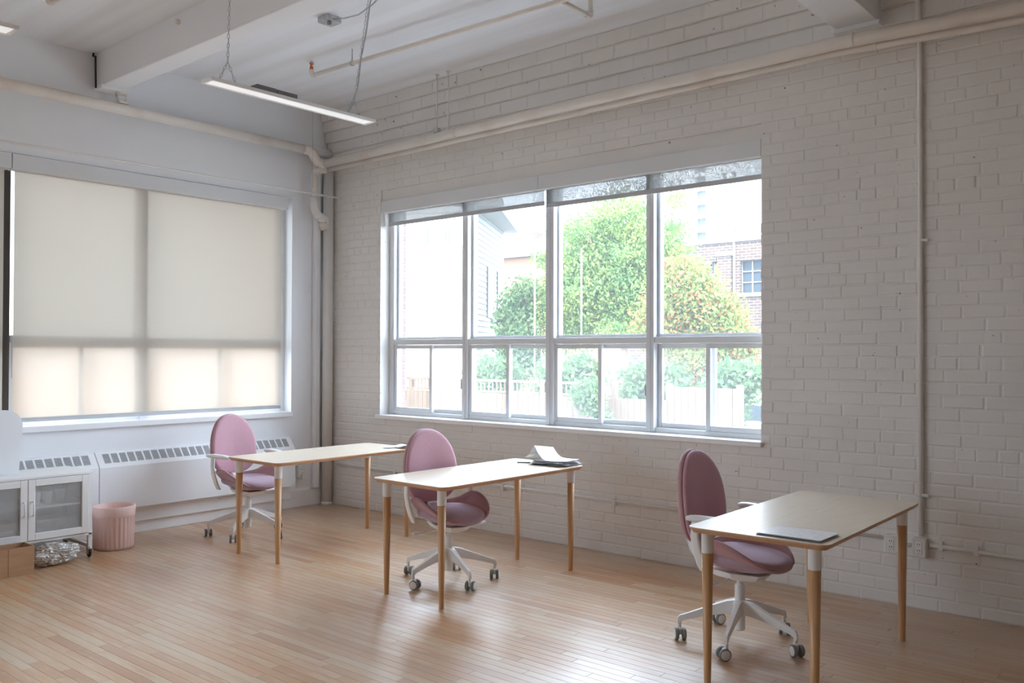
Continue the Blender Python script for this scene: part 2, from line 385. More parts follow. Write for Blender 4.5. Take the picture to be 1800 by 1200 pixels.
def tag(o, label, cat, group=None):
    o['label'] = label; o['category'] = cat
    if group: o['group'] = group
    return o
def thing(name, loc, label, cat, group=None, rz=0):
    o = bpy.data.objects.new(name, None); COL.objects.link(o); o.location = loc; o.rotation_euler = (0, 0, rz); o.empty_display_size = .1
    return tag(o, label, cat, group)
def struct(name, loc=(0, 0, 0)):
    o = bpy.data.objects.new(name, None); COL.objects.link(o); o.location = loc; o['kind'] = 'structure'; o.empty_display_size = .1
    return o
def copytree(o, parent=None):
    c = o.copy(); COL.objects.link(c)
    if parent is not None: c.parent = parent
    for ch in o.children: copytree(ch, c)
    return c
def box_obj(name, a, b, m, parent=None, r=0, kind=None):
    q = MB(); (q.rbox(a, b, r) if r else q.box(a, b)); return q.build(name, m, parent, kind)
def arc(c, r, a0, a1, n, ax, ay):
    c = Vector(c); ax = Vector(ax); ay = Vector(ay)
    return [c+ax*(r*math.cos(a0+(a1-a0)*i/n))+ay*(r*math.sin(a0+(a1-a0)*i/n)) for i in range(n+1)]
def wall_with_holes(q, axis, fixed0, fixed1, u0, u1, z0, z1, holes):
    """wall slab between fixed0..fixed1 on axis ('x' or 'y'), with rectangular holes (ua,ub,za,zb)"""
    us = sorted({u0, u1, *[h[0] for h in holes], *[h[1] for h in holes]}); zs = sorted({z0, z1, *[h[2] for h in holes], *[h[3] for h in holes]})
    for i in range(len(us)-1):
        for j in range(len(zs)-1):
            cu, cz = (us[i]+us[i+1])/2, (zs[j]+zs[j+1])/2
            if any(h[0] < cu < h[1] and h[2] < cz < h[3] for h in holes): continue
            if axis == 'y': q.box((us[i], fixed0, zs[j]), (us[i+1], fixed1, zs[j+1]))
            else: q.box((fixed0, us[i], zs[j]), (fixed1, us[i+1], zs[j+1]))
def inview(p, mx=60):
    d = Vector(p)-CAM; z = d.dot(f1)
    if z < .2: return None
    x = 900+FPX*d.dot(r1)/z; y = 600-FPX*d.dot(u2)/z
    return (x, y, z) if -mx < x < 1800+mx and -mx < y < 1200+mx else None

# ------------------------------------------------------------------ room shell
XR, YF, ZC = 9.6, -9.2, 3.968
H1 = (.81, 4.70, .93, 3.09)                    # window in the brick wall
H2 = (-5.62, -.44, .935, 3.05)                 # window in the left wall
H3 = (-8.9, -6.0, .935, 3.05)                  # unseen window added further along the left wall for fill light
# floor
floor = box_obj('floor', (-.3, YF-.2, -.22), (XR+.2, .02, -.0035), MGAP, kind='structure')
BW = .057; cand = []
nrow = int((0-YF)/BW)+1
for r in range(nrow):
    y1 = -.002-r*BW; y0 = y1-BW+.0012
    x = -.02-random.random()*.7
    while x < XR:
        L = random.choice((.35, .5, .65, .8, .95, 1.2, 1.5))*random.uniform(.85, 1.15)
        cand.append((max(x, 0.), min(x+L-.001, XR), y0, y1)); x += L
def board(q, at, x0, x1, y0, y1, rv):
    c = .0009
    q.add([(x0,y0,-.004),(x1,y0,-.004),(x1,y1,-.004),(x0,y1,-.004),(x0,y0,-c),(x1,y0,-c),(x1,y1,-c),(x0,y1,-c),
           (x0+c,y0+c,0),(x1-c,y0+c,0),(x1-c,y1-c,0),(x0+c,y1-c,0)],
          [(0,1,5,4),(1,2,6,5),(2,3,7,6),(3,0,4,7),(4,5,9,8),(5,6,10,9),(6,7,11,10),(7,4,8,11),(8,9,10,11)])
    at += [rv]*12
sc = []
for b in cand:
    c = ((b[0]+b[1])/2, (b[2]+b[3])/2, 0); w = inview(c, 0); sc.append((w[2] if w else 1e3, b))
sc.sort(key=lambda t: t[0])
for k, (d, b) in enumerate(sc[:290]):
    q = MB(); at = []; board(q, at, *b, random.random()); q.build('board', MFLOOR, floor, attr=at)
q = MB(); at = []
for d, b in sc[290:]: board(q, at, *b, random.random())
q.build('boards', MFLOOR, floor, kind='stuff', attr=at)

# brick wall at the back (y = 0)
wb = MB(); wall_with_holes(wb, 'y', 0, .19, -.4, XR+.3, -.2, 4.25, [H1])
wall_back = wb.build('wall_back', MBRICK, kind='structure')
CH = .0755; bricks = []
ZB, CH2 = 47*CH, .1048            # taller corbelled courses above the pipes
for k in range(51):
    z0 = k*CH+.001 if k < 47 else ZB+(k-47)*CH2+.001; z1 = z0+(CH if k < 47 else CH2)-.0055
    z1 = min(z1, ZC-.002)
    header = (k % 7 == 5 and k < 47)
    P = .1145 if header else (.229 if k < 47 else .30)
    x = -.02+(0 if k % 2 else P/2)-P*2+random.uniform(-.015, .015)
    while x < 7.4:
        w = P+random.uniform(-.004, .004)
        a, b = max(x, .003), x+w-.008
        if b-a > .02:
            segs = [(a, b)]
            if z1 > H1[2] and z0 < H1[3]-.01:
                segs = []
                if a < H1[0]: segs.append((a, min(b, H1[0]+random.uniform(-.004, .004))))
                if b > H1[1]: segs.append((max(a, H1[1]+random.uniform(-.006, .003)), b))
            for s0, s1 in segs:
                if k > 46: s0 = max(s0, .016)
                if s1-s0 > .012:
                    cor = (k-46)*.026 if k > 46 else 0
                    bricks.append((s0, s1, z0, z1, cor))
        x += w
def brick(q, x0, x1, z0, z1, cor):
    d = random.uniform(.0022, .0050); c = .007
    j = lambda: random.uniform(-.0018, .0018)
    yb = 0.0; yf = -cor-d; ym = -cor-d*.2
    o = [(x0+j(), z0+j()), (x1+j(), z0+j()), (x1+j(), z1+j()), (x0+j(), z1+j())]
    i = [(o[0][0]+c, o[0][1]+c), (o[1][0]-c, o[1][1]+c), (o[2][0]-c, o[2][1]-c), (o[3][0]+c, o[3][1]-c)]
    q.add([(p[0], yb, p[1]) for p in o]+[(p[0], ym, p[1]) for p in o]+[(p[0], yf, p[1]) for p in i],
          [(0,1,5,4),(1,2,6,5),(2,3,7,6),(3,0,4,7),(4,5,9,8),(5,6,10,9),(6,7,11,10),(7,4,8,11),(8,9,10,11)])
sb = []
for b in bricks:
    w = inview(((b[0]+b[1])/2, 0, (b[2]+b[3])/2), 0); sb.append((-(b[1]-b[0])*(b[3]-b[2])/w[2]**2 if w else 0, b))
sb.sort(key=lambda t: t[0])
for d, b in sb[:290]:
    q = MB(); brick(q, *b); q.build('brick', MBRICK, wall_back)
q = MB()
for d, b in sb[290:]: brick(q, *b)
q.build('bricks', MBRICK, wall_back, kind='stuff')
for k in range(47, 51):
    q = MB(); q.box((.012, -(k-46)*.026, ZB+(k-47)*CH2-.001), (XR, .02, min(ZB+(k-46)*CH2-.001, ZC))); q.build('corbel_course', MBRICK, wall_back)
# plaster band over the right-hand window, outer leaf with its red brick reveal
q = MB(); q.rbox((H1[0]-.02, .02, 2.985), (H1[1]+.02, .12, H1[3]+.015), .006); q.build('lintel', MBRICK, wall_back)
q = MB(); wall_with_holes(q, 'y', .195, .40, -.4, XR+.3, -1.3, 4.25, [(.722, H1[1]+.02, .90, 3.1)]); q.build('outer_leaf', MMORT, wall_back)
for k in range(29):
    z = .905+k*CH; q = MB(); q.rbox((.55, (.20 if k % 2 else .29), z), (.735+(.002 if k % 2 else 0), .405, z+CH-.011), .004, 1); q.build('brick', MREDB, wall_back)

# left wall (x = 0)
q = MB(); wall_with_holes(q, 'x', -.28, 0, YF-.3, .0, -.2, 4.25, [H2, H3]); wall_left = q.build('wall_left', MPLASTER, kind='structure')
box_obj('wall_front', (-.3, YF-.2, -.2), (XR+.2, YF, 4.2), MFAR, kind='structure')
box_obj('wall_right', (XR, YF-.2, -.2), (XR+.2, .0, 4.2), MFAR, kind='structure')
box_obj('ceiling', (-.3, YF-.2, ZC), (XR+.2, .3, ZC+.25), MCEIL, kind='structure')
q = MB(); q.rbox((.0, -9.1, 0), (.018, -.09, .165), .004); q.box((.0, -9.1, .165), (.008, -.09, .178)); q.build('baseboard_left', MTRIM, kind='structure')
# corner casing strip of the left wall
q = MB(); q.rbox((0, -.20, .17), (.055, -.13, 3.45), .012); q.build('trim_1', MPLASTER, kind='structure')
# beams
q = MB(); q.rbox((.02, -2.385, 3.685), (5.22, -2.205, ZC+.01), .008); q.rbox((-.01, -2.40, 3.66), (.17, -2.19, 3.69), .006); b1 = q.build('ceiling_beam', MPLASTER, kind='structure')
q = MB(); q.rbox((5.235, YF, 3.575), (5.50, -.004, ZC+.01), .008); q.rbox((5.22, -.11, 3.545), (5.515, -.0, 3.575), .006); q.build('ceiling_beam', MPLASTER, kind='structure')

# ------------------------------------------------------------------ windows
def member(name, par, a, b, r=.005, m=None): return box_obj(name, a, b, m or MALU, par, r)
w1 = struct('window_1', (2.75, .12, .93))
Y0, Y1 = .115, .185
xs = [.855, 1.83, 2.795, 3.757, 4.715]; ZT = 2.99
member('window_frame', w1, (xs[0]-.05, Y0, .93), (xs[0]+.02, Y1+.04, ZT))
member('window_frame', w1, (xs[4]-.02, Y0, .93), (xs[4]+.03, Y1+.04, ZT))
member('window_frame', w1, (xs[0]-.05, Y0+.005, .93), (xs[4]+.03, Y1+.04, .968)); member('window_frame', w1, (xs[0]-.05, Y0+.005, 2.95), (xs[4]+.03, Y1+.04, 3.03))
for i in (1, 2, 3):
    h = .042 if i == 2 else .034
    member('mullion', w1, (xs[i]-h, Y0-.01, .935), (xs[i]+h, Y1+.04, ZT), .006)
    member('mullion_cover', w1, (xs[i]-.008, Y0-.016, .935), (xs[i]+.008, Y0, ZT), .003)
def ring_frame(q, x0, x1, z0, z1, y0, y1, w):
    q.rbox((x0, y0, z0), (x0+w, y1, z1), .003, 1); q.rbox((x1-w, y0, z0), (x1, y1, z1), .003, 1)
    q.rbox((x0+w, y0, z0), (x1-w, y1, z0+w), .003, 1); q.rbox((x0+w, y0, z1-w), (x1-w, y1, z1), .003, 1)
for i in range(4):
    a = xs[i]+(.022 if i == 0 else .036); b = xs[i+1]-(.022 if i == 3 else .036)
    member('transom', w1, (a, Y0, 1.602), (b, Y1+.03, 1.652), .004)
    q = MB(); ring_frame(q, a, b, 1.654, ZT-.04, Y0+.045, Y1+.03, .022); q.build('upper_frame', MALU, w1)
    q = MB(); q.box((a+.02, Y1, 1.672), (b-.02, Y1+.005, ZT-.05)); q.build('pane', MGLASS, w1)
    mid = (a+b)/2+(.0 if i else .03)
    for k, (c0, c1, yy) in enumerate(((a, mid+.028, Y0+.008), (mid-.028, b, Y0+.048))):
        if i == 3: yy = Y0+.048 if k == 0 else Y0+.008
        q = MB(); ring_frame(q, c0, c1, .970, 1.600, yy, yy+.032, .036)
        sh = q.build('sash', MALU, w1)
        g = MB(); g.box((c0+.033, yy+.014, 1.003), (c1-.033, yy+.019, 1.567)); g.build('pane', MHAZE if (i, k) != (0, 0) else MGLASS, sh)
    g = MB(); g.rbox((b-.012, Y0-.012, 1.20), (b, Y0+.002, 1.29), .003, 1); g.build('latch', MALU, w1)
q = MB(); q.rbox((H1[0]-.035, -.035, .895), (H1[1]+.01, .19, .932), .005); q.build('trim_2', MTRIM, kind='structure')   # sill

MDARKM = mat('dark_mullion', (.10, .09, .085), .4, .5)  # one mullion is darker than the aluminium ones
w2 = struct('window_2', (-.13, -3., .935))
X0, X1 = -.185, -.115
ys = [-5.62, -4.32, -3.02, -1.895, -.44]
ys = [-5.62, -4.32, -2.992, -1.89, -.46]
for y in (ys[0], ys[4]): member('window_frame', w2, (X0-.04, y-.03, .935), (X1, y+.03, 3.05))
member('window_frame', w2, (X0-.04, ys[0], .935), (X1-.004, ys[4], .975)); member('window_frame', w2, (X0-.04, ys[0], 3.0), (X1-.004, ys[4], 3.05))
for y in ys[1:4]: member('mullion', w2, (X0-.04, y-.032, .94), (X1+.006, y+(.026 if y == ys[2] else .032), 3.04), .005, MDARKM if y == ys[2] else MALU)
for i in range(4):
    a, b = ys[i]+.034, ys[i+1]-.034
    member('transom', w2, (X0-.03, a, 1.60), (X1, b, 1.655))
    q = MB(); q.box((X0, a, 1.655), (X0+.005, b, 3.0)); q.build('pane', MTINT, w2)
    mid = {2: -2.404, 3: -1.138}.get(i, (a+b)/2)
    for c0, c1, xx in ((a, mid+.025, X0), (mid-.025, b, X0+.034)):
        q = MB()
        w = .036
        q.rbox((xx, c0, .977), (xx+.03, c0+w, 1.60), .003, 1); q.rbox((xx, c1-w, .977), (xx+.03, c1, 1.60), .003, 1)
        q.rbox((xx, c0+w, .977), (xx+.03, c1-w, .977+w), .003, 1); q.rbox((xx, c0+w, 1.60-w), (xx+.03, c1-w, 1.60), .003, 1)
        sh = q.build('sash', MALU, w2); g = MB(); g.box((xx+.013, c0+.033, 1.01), (xx+.018, c1-.033, 1.567)); g.build('pane', MGLASS, sh)
q = MB(); q.rbox((-.29, H2[0]-.02, .90), (.045, H2[1]-.008, .947), .006); q.build('trim_3', MTRIM, kind='structure')

w3 = struct('fill_window', (-.13, -7.4, .935))  # out of view and unshaded, added to let daylight fill the room
for y in (H3[0], -7.45, H3[1]): member('mullion', w3, (X0, y-.03, .935), (X1, y+.03, 3.05))
for z in (.955, 1.63, 3.03): member('transom', w3, (X0+.01, H3[0], z-.025), (X1-.01, H3[1], z+.025))
q = MB(); q.box((X0+.03, H3[0], .97), (X0+.035, H3[1], 3.03)); q.build('pane', MGLASS, w3)
q = MB(); q.rbox((-.29, H3[0]-.02, .90), (.045, H3[1]+.02, .947), .006); q.build('trim_4', MTRIM, kind='structure')

# ------------------------------------------------------------------ roller blinds
def blind_right(x0, x1, zb, label, fl, fr):
    t = thing('roller_blind', ((x0+x1)/2, .06, 2.98), label, 'blind', 'roller blinds on the brick wall window')
    box_obj('cassette', (x0, .0, 2.872), (x1, .105, 2.986), MCASS, t, .004)
    box_obj('cassette_lip', (x0+.002, .0, 2.866), (x1-.002, .016, 2.874), MTRIM, t, .002)
    box_obj('fabric', (x0+fl, .078, zb+.03), (x1-fr, .0795, 2.88), MSCREEN, t)
    box_obj('bottom_bar', (x0+fl, .071, zb), (x1-fr, .086, zb+.036), MHEM, t, .004)
blind_right(H1[0]+.002, 2.752, 2.748, 'left grey roller blind rolled up over the brick wall window', .028, -.008)
blind_right(2.756, H1[1]-.004, 2.725, 'right grey roller blind rolled up over the brick wall window', .026, .012)
def blind_left(y0, y1, label, chain):
    t = thing('roller_blind', (-.03, (y0+y1)/2, 3.03), label, 'blind', 'roller blinds on the left wall window')
    box_obj('cassette', (-.085, y0, 2.925), (.028, y1, 3.043), MCASS, t, .004)
    box_obj('fabric', (-.051, y0+.042, 1.0), (-.0495, y1-.025, 2.93), MSHADE, t)
    box_obj('bottom_bar', (-.058, y0+.042, .978), (-.043, y1-.025, 1.012), MHEM, t, .004)
    if chain:
        q = MB()
        for s in (-.012, .012):
            z = 2.93
            while z > 1.32: q.lathe([(.0001, -.0035), (.0035, 0), (.0001, .0035)], (-.02, y0+.012+s, z), 6); z -= .009
        q.build('bead_chain', MDARK, t)
blind_left(-3.005, -.505, 'white roller blind drawn down beside the room corner', True)
blind_left(-5.58, -3.012, 'white roller blind at the left edge of the picture', False)

# ------------------------------------------------------------------ pipes, conduits, hangers
def pipe(label, pts, r, m, cat='pipe', name='pipe', seg=14, loc=None):
    q = MB(); q.tube(pts, r, seg); t = q.build(name, m); return tag(t, label, cat)
q = MB(); q.tube([(.20, -.20, 3.398), (3.7, -.20, 3.439), (5.3, -.20, 3.446), (6.3, -.20, 3.42), (9.5, -.20, 3.41)], .040, 16)
big = tag(q.build('heating_pipe', MPIPE), 'thick cream pipe running along the top of the brick wall', 'pipe')
for x in (5.385, 2.0):
    q = MB(); q.tube([(x, -.20, 3.446 if x > 4 else 3.419), (x+.014, -.20, 3.446 if x > 4 else 3.419)], .043, 16); q.build('coupling', MPIPE, big)
q = MB(); q.tube([(.18, -.15, 3.345), (3.7, -.15, 3.383), (5.3, -.15, 3.402), (6.3, -.15, 3.362), (9.5, -.15, 3.35)], .0212, 14)
low = tag(q.build('return_pipe', MPIPE), 'thinner cream pipe running just under the thick pipe on the brick wall', 'pipe')
q = MB(); q.tube([(5.50, -.15, 3.395), (5.514, -.15, 3.3945)], .024, 14); q.build('coupling', MPIPE, low)
q = MB(); q.tube([(.13, -9.1, 3.545), (.13, -3, 3.532), (.13, -.40, 3.520)], .043, 16)
lp = tag(q.build('heating_pipe', MPIPE), 'thick cream pipe running along the left wall under the beam', 'pipe')
q = MB(); q.tube([(.13, -.41, 3.52), (.13, -.345, 3.518), (.13, -.30, 3.50), (.135, -.275, 3.455), (.145, -.245, 3.415), (.165, -.215, 3.40), (.21, -.2, 3.398)], .046, 14); q.build('elbow', MPIPE, lp)
q = MB(); q.tube([(.048, -2.1, 3.535), (.048, -.03, 3.552)], .028, 12); hp = tag(q.build('wall_pipe', MPIPEW), 'white pipe close behind the thick pipe on the left wall', 'pipe')
q = MB(); q.tube([(.050, -.27, 3.549), (.050, -.255, 3.549), (.050, -.03, 3.552)], [.03, .043, .044], 14); q.build('insulation', MPIPEW, hp)
q = MB(); q.tube([(.088, -.068, .0), (.088, -.068, 3.40)], .052, 18); rs = tag(q.build('riser_pipe', MPIPEW), 'tall white pipe standing in the room corner from floor to ceiling pipe', 'pipe')
q = MB(); q.tube([(.088, -.068, .0), (.088, -.068, .02), (.088, -.068, .03)], [.058, .058, .053], 18); q.build('floor_collar', MPIPEW, rs)
q = MB(); q.tube([(.14, -.285, 3.30), (.14, -.285, 3.02)], .031, 14); tp = tag(q.build('drop_pipe', MPIPE), 'short cream pipe dropping from the return pipe beside the corner riser', 'pipe')
q = MB(); q.tube([(.172, -.165, 3.343), (.15, -.23, 3.335), (.142, -.272, 3.315), (.14, -.285, 3.28)], .033, 12); q.build('elbow', MPIPE, tp)
q = MB(); q.tube([(.14, -.285, 3.06), (.14, -.285, 2.99), (.138, -.27, 2.93), (.13, -.235, 2.895), (.12, -.20, 2.885)], .04, 14); q.build('trap_bend', MPIPEW, tp)
q = MB(); q.tube([(.125, -.215, 2.887), (.112, -.17, 2.872), (.10, -.125, 2.862), (.095, -.12, 2.82)], [.041, .046, .047, .044], 14); q.build('trap_wrap', MPIPEW, tp)
q = MB(); q.tube([(.098, -.145, 2.84), (.09, -.105, 2.775)], [.044, .05], 14); q.build('trap_joint', MPIPE, tp)
# hanging rod along the left wall with its tie wire
q = MB(); q.tube([(.25, -8.8, 3.082), (.25, -3., 3.072), (.25, -.03, 3.071)], .0095, 10); rod = tag(q.build('hanging_rod', MPIPEW), 'thin white rod hanging level above the left window', 'rod')
q = MB(); q.tube([(.25, -.385, 3.07), (.25, -.385, ZC)], .0018, 5); q.build('tie_wire', MSTEEL, rod)
q = MB(); q.tube([(.25, -.40, 3.071), (.25, -.37, 3.071)], .018, 8); q.build('clip', MPIPEW, rod)
q = MB(); q.tube([(.25, -.385, 3.085), (.25, -.385, 3.13)], .007, 6); q.build('wire_hook', MPIPEW, rod)
# rods that carry the thick pipe
for k, (x, lb) in enumerate(((1.775, 'left one of the two thin hanger rods over the brick wall pipe'), (1.915, 'right one of the two thin hanger rods over the brick wall pipe'))):
    q = MB(); q.tube([(x, -.2, 3.455), (x, -.2, ZC)], .0065, 8); t = tag(q.build('hanger_rod', MPIPEW), lb, 'rod', 'hanger rods over the pipe')
    q = MB(); q.lathe([(.02, 0), (.02, .008)], (x, -.2, ZC-.009), 12); q.build('flange', MPIPEW, t)
    if k == 0:
        q = MB(); q.rbox((x-.025, -.222, 3.455), (x+.03, -.178, 3.495), .006); q.build('clamp', MSTEEL, t)
t = thing('pipe_hanger', (.13, -2.22, 3.6), 'cream pipe hanger under the end of the ceiling beam', 'bracket')
q = MB(); q.rbox((.10, -2.26, 3.645), (.17, -2.18, 3.662), .003); q.tube([(.15, -2.19, 3.655), (.15, -2.19, 3.57)], .007, 8); q.build('rod', MPIPEW, t)
q = MB(); q.tube([(.11, -2.25, 3.655), (.13, -2.235, 3.58)], .013, 8); q.rbox((.10, -2.25, 3.572), (.165, -2.17, 3.59), .004); q.build('saddle', MPIPE, t)
q = MB(); q.tube([(.035, -2.405, ZC-.005), (.035, -2.41, ZC-.03), (.075, -2.408, 3.93), (.08, -2.406, 3.67)], .008, 8)
tag(q.build('cable', MDARK), 'short black cable running down the end of the ceiling beam', 'cable')
# sprinkler
q = MB(); q.tube([(1.235, -1.118, 3.852), (5.2, -.975, 3.852)], .0165, 12); sp = tag(q.build('sprinkler_pipe', MPIPE), 'thin cream sprinkler pipe slung under the ceiling above the brick wall', 'pipe')
q = MB(); q.tube([(1.255, -1.117, 3.852), (1.225, -1.118, 3.852), (1.212, -1.118, 3.862), (1.21, -1.118, 3.90)], .021, 12); q.build('elbow', MPIPE, sp)
q = MB(); q.lathe([(.015, 0), (.015, .03), (.008, .034), (.008, .045), (.02, .05), (.02, .056), (.004, .06)], (1.21, -1.118, 3.898), 12); q.tube([(1.198, -1.118, 3.925), (1.196, -1.118, 3.95)], .003, 6); q.build('sprinkler_head', MCOPPER, sp)
q = MB(); q.tube([(1.72, -1.10, 3.835), (1.72, -1.10, ZC)], .005, 8); q.tube([(1.712, -1.10, 3.852), (1.728, -1.10, 3.852)], .022, 12); q.build('pipe_clamp', MSTEEL, sp)
q = MB(); q.tube([(3.782, -1.005, 3.846), (3.775, -.72, 3.842)], .0165, 12); sb2 = tag(q.build('branch_pipe', MPIPE), 'cream branch pipe with an elbow at the top edge of the picture', 'pipe')
q = MB(); q.tube([(3.776, -.75, 3.842), (3.775, -.71, 3.842), (3.775, -.70, 3.85), (3.775, -.695, 3.88)], .023, 12); q.build('elbow', MPIPE, sb2)
q = MB(); q.tube([(3.775, -.695, 3.87), (3.775, -.695, ZC)], .0165, 12); q.build('riser', MPIPE, sb2)
q = MB(); q.tube([(1.03, -3.14, 3.90), (4.9, -3.0, 3.90)], .018, 12); sb3 = tag(q.build('sprinkler_pipe', MPIPE), 'cream pipe end under the ceiling left of the beam', 'pipe')
q = MB(); q.tube([(1.06, -3.139, 3.90), (1.02, -3.14, 3.90), (1.005, -3.14, 3.91), (1.0, -3.14, 3.945)], .023, 12); q.build('elbow', MPIPE, sb3)
q = MB(); q.tube([(1.35, -2.386, 3.905), (1.35, -2.415, 3.905)], .018, 10); tag(q.build('pipe_stub', MPIPE), 'small cream pipe stub sticking out of the ceiling beam', 'pipe')
# surface conduits on the brick wall
q = MB(); q.tube([(5.722, -.021, .44), (5.722, -.021, 3.40), (5.722, -.045, 3.55), (5.722, -.11, 3.985)], .0148, 10); cv = tag(q.build('conduit', MPIPEW), 'white vertical conduit climbing the right part of the brick wall', 'conduit')
for z in (.676, 2.2):
    q = MB(); q.rbox((5.700, -.034, z), (5.765, -.006, z+.018), .004); q.build('clip', MPIPEW, cv)
q = MB(); q.tube([(.16, -.016, .412), (5.50, -.016, .40)], .011, 10); q.tube([(5.60, -.016, .375), (5.66, -.016, .375)], .012, 10); q.tube([(5.77, -.018, .392), (5.80, -.018, .39), (7.3, -.018, .372)], .0125, 10)
ch = tag(q.build('conduit', MPIPEW), 'white horizontal conduit low along the brick wall', 'conduit')
for x in (1.05, 2.4, 3.52, 4.5, 5.28, 5.83, 6.02):
    q = MB(); q.rbox((x-.012, -.032, .366), (x+.012, -.004, .425), .003, 1); q.build('clip', MPIPEW, ch)

def outlet(loc, label, left=False):
    t = thing('wall_outlet', loc, label, 'outlet', 'wall outlets')
    x, y, z = loc
    q = MB(); q.rbox((-.040, -.052, -.058), (.040, -.004, .058), .006); p = q
    def emit(qq, name, m):
        o = qq.build(name, m, t, local=True)
        if left: o.rotation_euler = (0, 0, PI/2)
        return o
    emit(p, 'box', MPLAST)
    q = MB(); q.rbox((-.018, -.056, -.036), (.018, -.050, .036), .003); emit(q, 'socket', MWHITE)
    q = MB()
    for dz in (-.018, .018):
        for dx in (-.0065, .0065): q.box((dx-.0016, -.0575, dz-.001), (dx+.0016, -.0555, dz+.008))
        q.lathe([(.0028, 0), (.0028, .0015)], (0, -.0575, dz-.009), 8)
    emit(q, 'slots', MSLOT)
    return t
outlet((5.715, 0, .372), 'white double outlet at the foot of the vertical conduit')
outlet((5.555, 0, .372), 'white double outlet behind the leg of the nearest desk')
ol = outlet((0, -.345, .355), 'white outlet with a plug in it on the left wall by the corner', True)
q = MB(); q.rbox((.05, -.02, -.075), (.085, .022, -.03), .006); q.build('plug', MPLAST, ol, local=True)

# ------------------------------------------------------------------ pendant lights
def pendant(x0, x1, y0, y1, z, label):
    t = thing('pendant_light', ((x0+x1)/2, (y0+y1)/2, z), label, 'light', 'pendant lights')
    xm = (x0+x1)/2
    q = MB(); w = .012
    q.rbox((x0, y0, z), (x0+w, y1, z+.02), .002, 1); q.rbox((x1-w, y0, z), (x1, y1, z+.02), .002, 1)
    q.rbox((x0+w, y0, z), (x1-w, y0+w*1.6, z+.02), .002, 1); q.rbox((x0+w, y1-w*1.6, z), (x1-w, y1, z+.02), .002, 1)
    q.box((x0+.004, y0+.004, z+.013), (x1-.004, y1-.004, z+.019)); q.build('housing', MWHITE, t)
    box_obj('diffuser', (x0+w, y0+w*1.6, z+.004), (x1-w, y1-w*1.6, z+.012), MDIFF, t)
    q = MB(); q.rbox((xm-.045, y0+.31, z+.02), (xm+.045, y0+.45, z+.052), .003); q.rbox((xm-.045, y0+.455, z+.02), (xm+.045, y0+.60, z+.05), .003); q.build('driver', MDRIVER, t)
    def chain(a, b, name='chain'):
        a = Vector(a); b = Vector(b); d = b-a; n = max(2, int(d.length/.027)); d.normalize()
        s1 = d.orthogonal().normalized(); s2 = d.cross(s1); q = MB()
        for i in range(n):
            c = a+(b-a)*((i+.5)/n); u = s1 if i % 2 else s2; L = .5*(b-a).length/n+.0035
            q.tube([c+d*L*math.cos(2*PI*k/8)+u*.0065*math.sin(2*PI*k/8) for k in range(8)], .0017, 4, closed=True)
        q.build(name, MSTEEL, t)
    for yc, top in ((y0+.14, (xm-.0, y0+.16)), (y1-.14, (xm+.06, y1-.06))):
        ap = (xm, yc, z+.15 if yc < (y0+y1)/2 else z+.12)
        chain(ap, (top[0], top[1], ZC))
        chain((xm, yc-.06, z+.02), ap); chain((xm, yc+.06, z+.02), ap)
    return t
pl = pendant(2.62, 2.735, -2.945, -1.72, 3.08, 'long white pendant light hanging on two chains above the far desk')
pendant(2.60, 2.73, -5.19, -3.962, 3.08, 'end of a white pendant light at the upper left picture edge')
t = thing('junction_box', (2.12, -1.63, 3.95), 'small grey steel junction box on the ceiling', 'box')
q = MB(); q.rbox((2.06, -1.70, 3.925), (2.18, -1.575, ZC), .004); q.build('box', MSTEEL, t)
q = MB(); q.lathe([(.016, 0), (.016, .03)], (2.155, -1.665, 3.90), 10); q.build('connector', MDRIVER, t)
q = MB(); q.tube([(2.18, -1.655, 3.935), (2.3, -1.645, 3.915), (2.45, -1.64, 3.905), (2.62, -1.66, 3.925), (2.74, -1.68, 3.955), (2.80, -1.70, 3.968), (2.82, -1.735, 3.965), (2.76, -1.76, 3.945), (2.70, -1.745, 3.90), (2.685, -1.765, 3.7), (2.67, -1.80, 3.5), (2.675, -1.83, 3.3), (2.67, -1.87, 3.20), (2.675, -1.93, 3.12), (2.68, -1.99, 3.105)], .0055, 8)
tag(q.build('power_cable', MSTEEL), 'grey cable looping from the ceiling box down to the pendant light', 'cable')

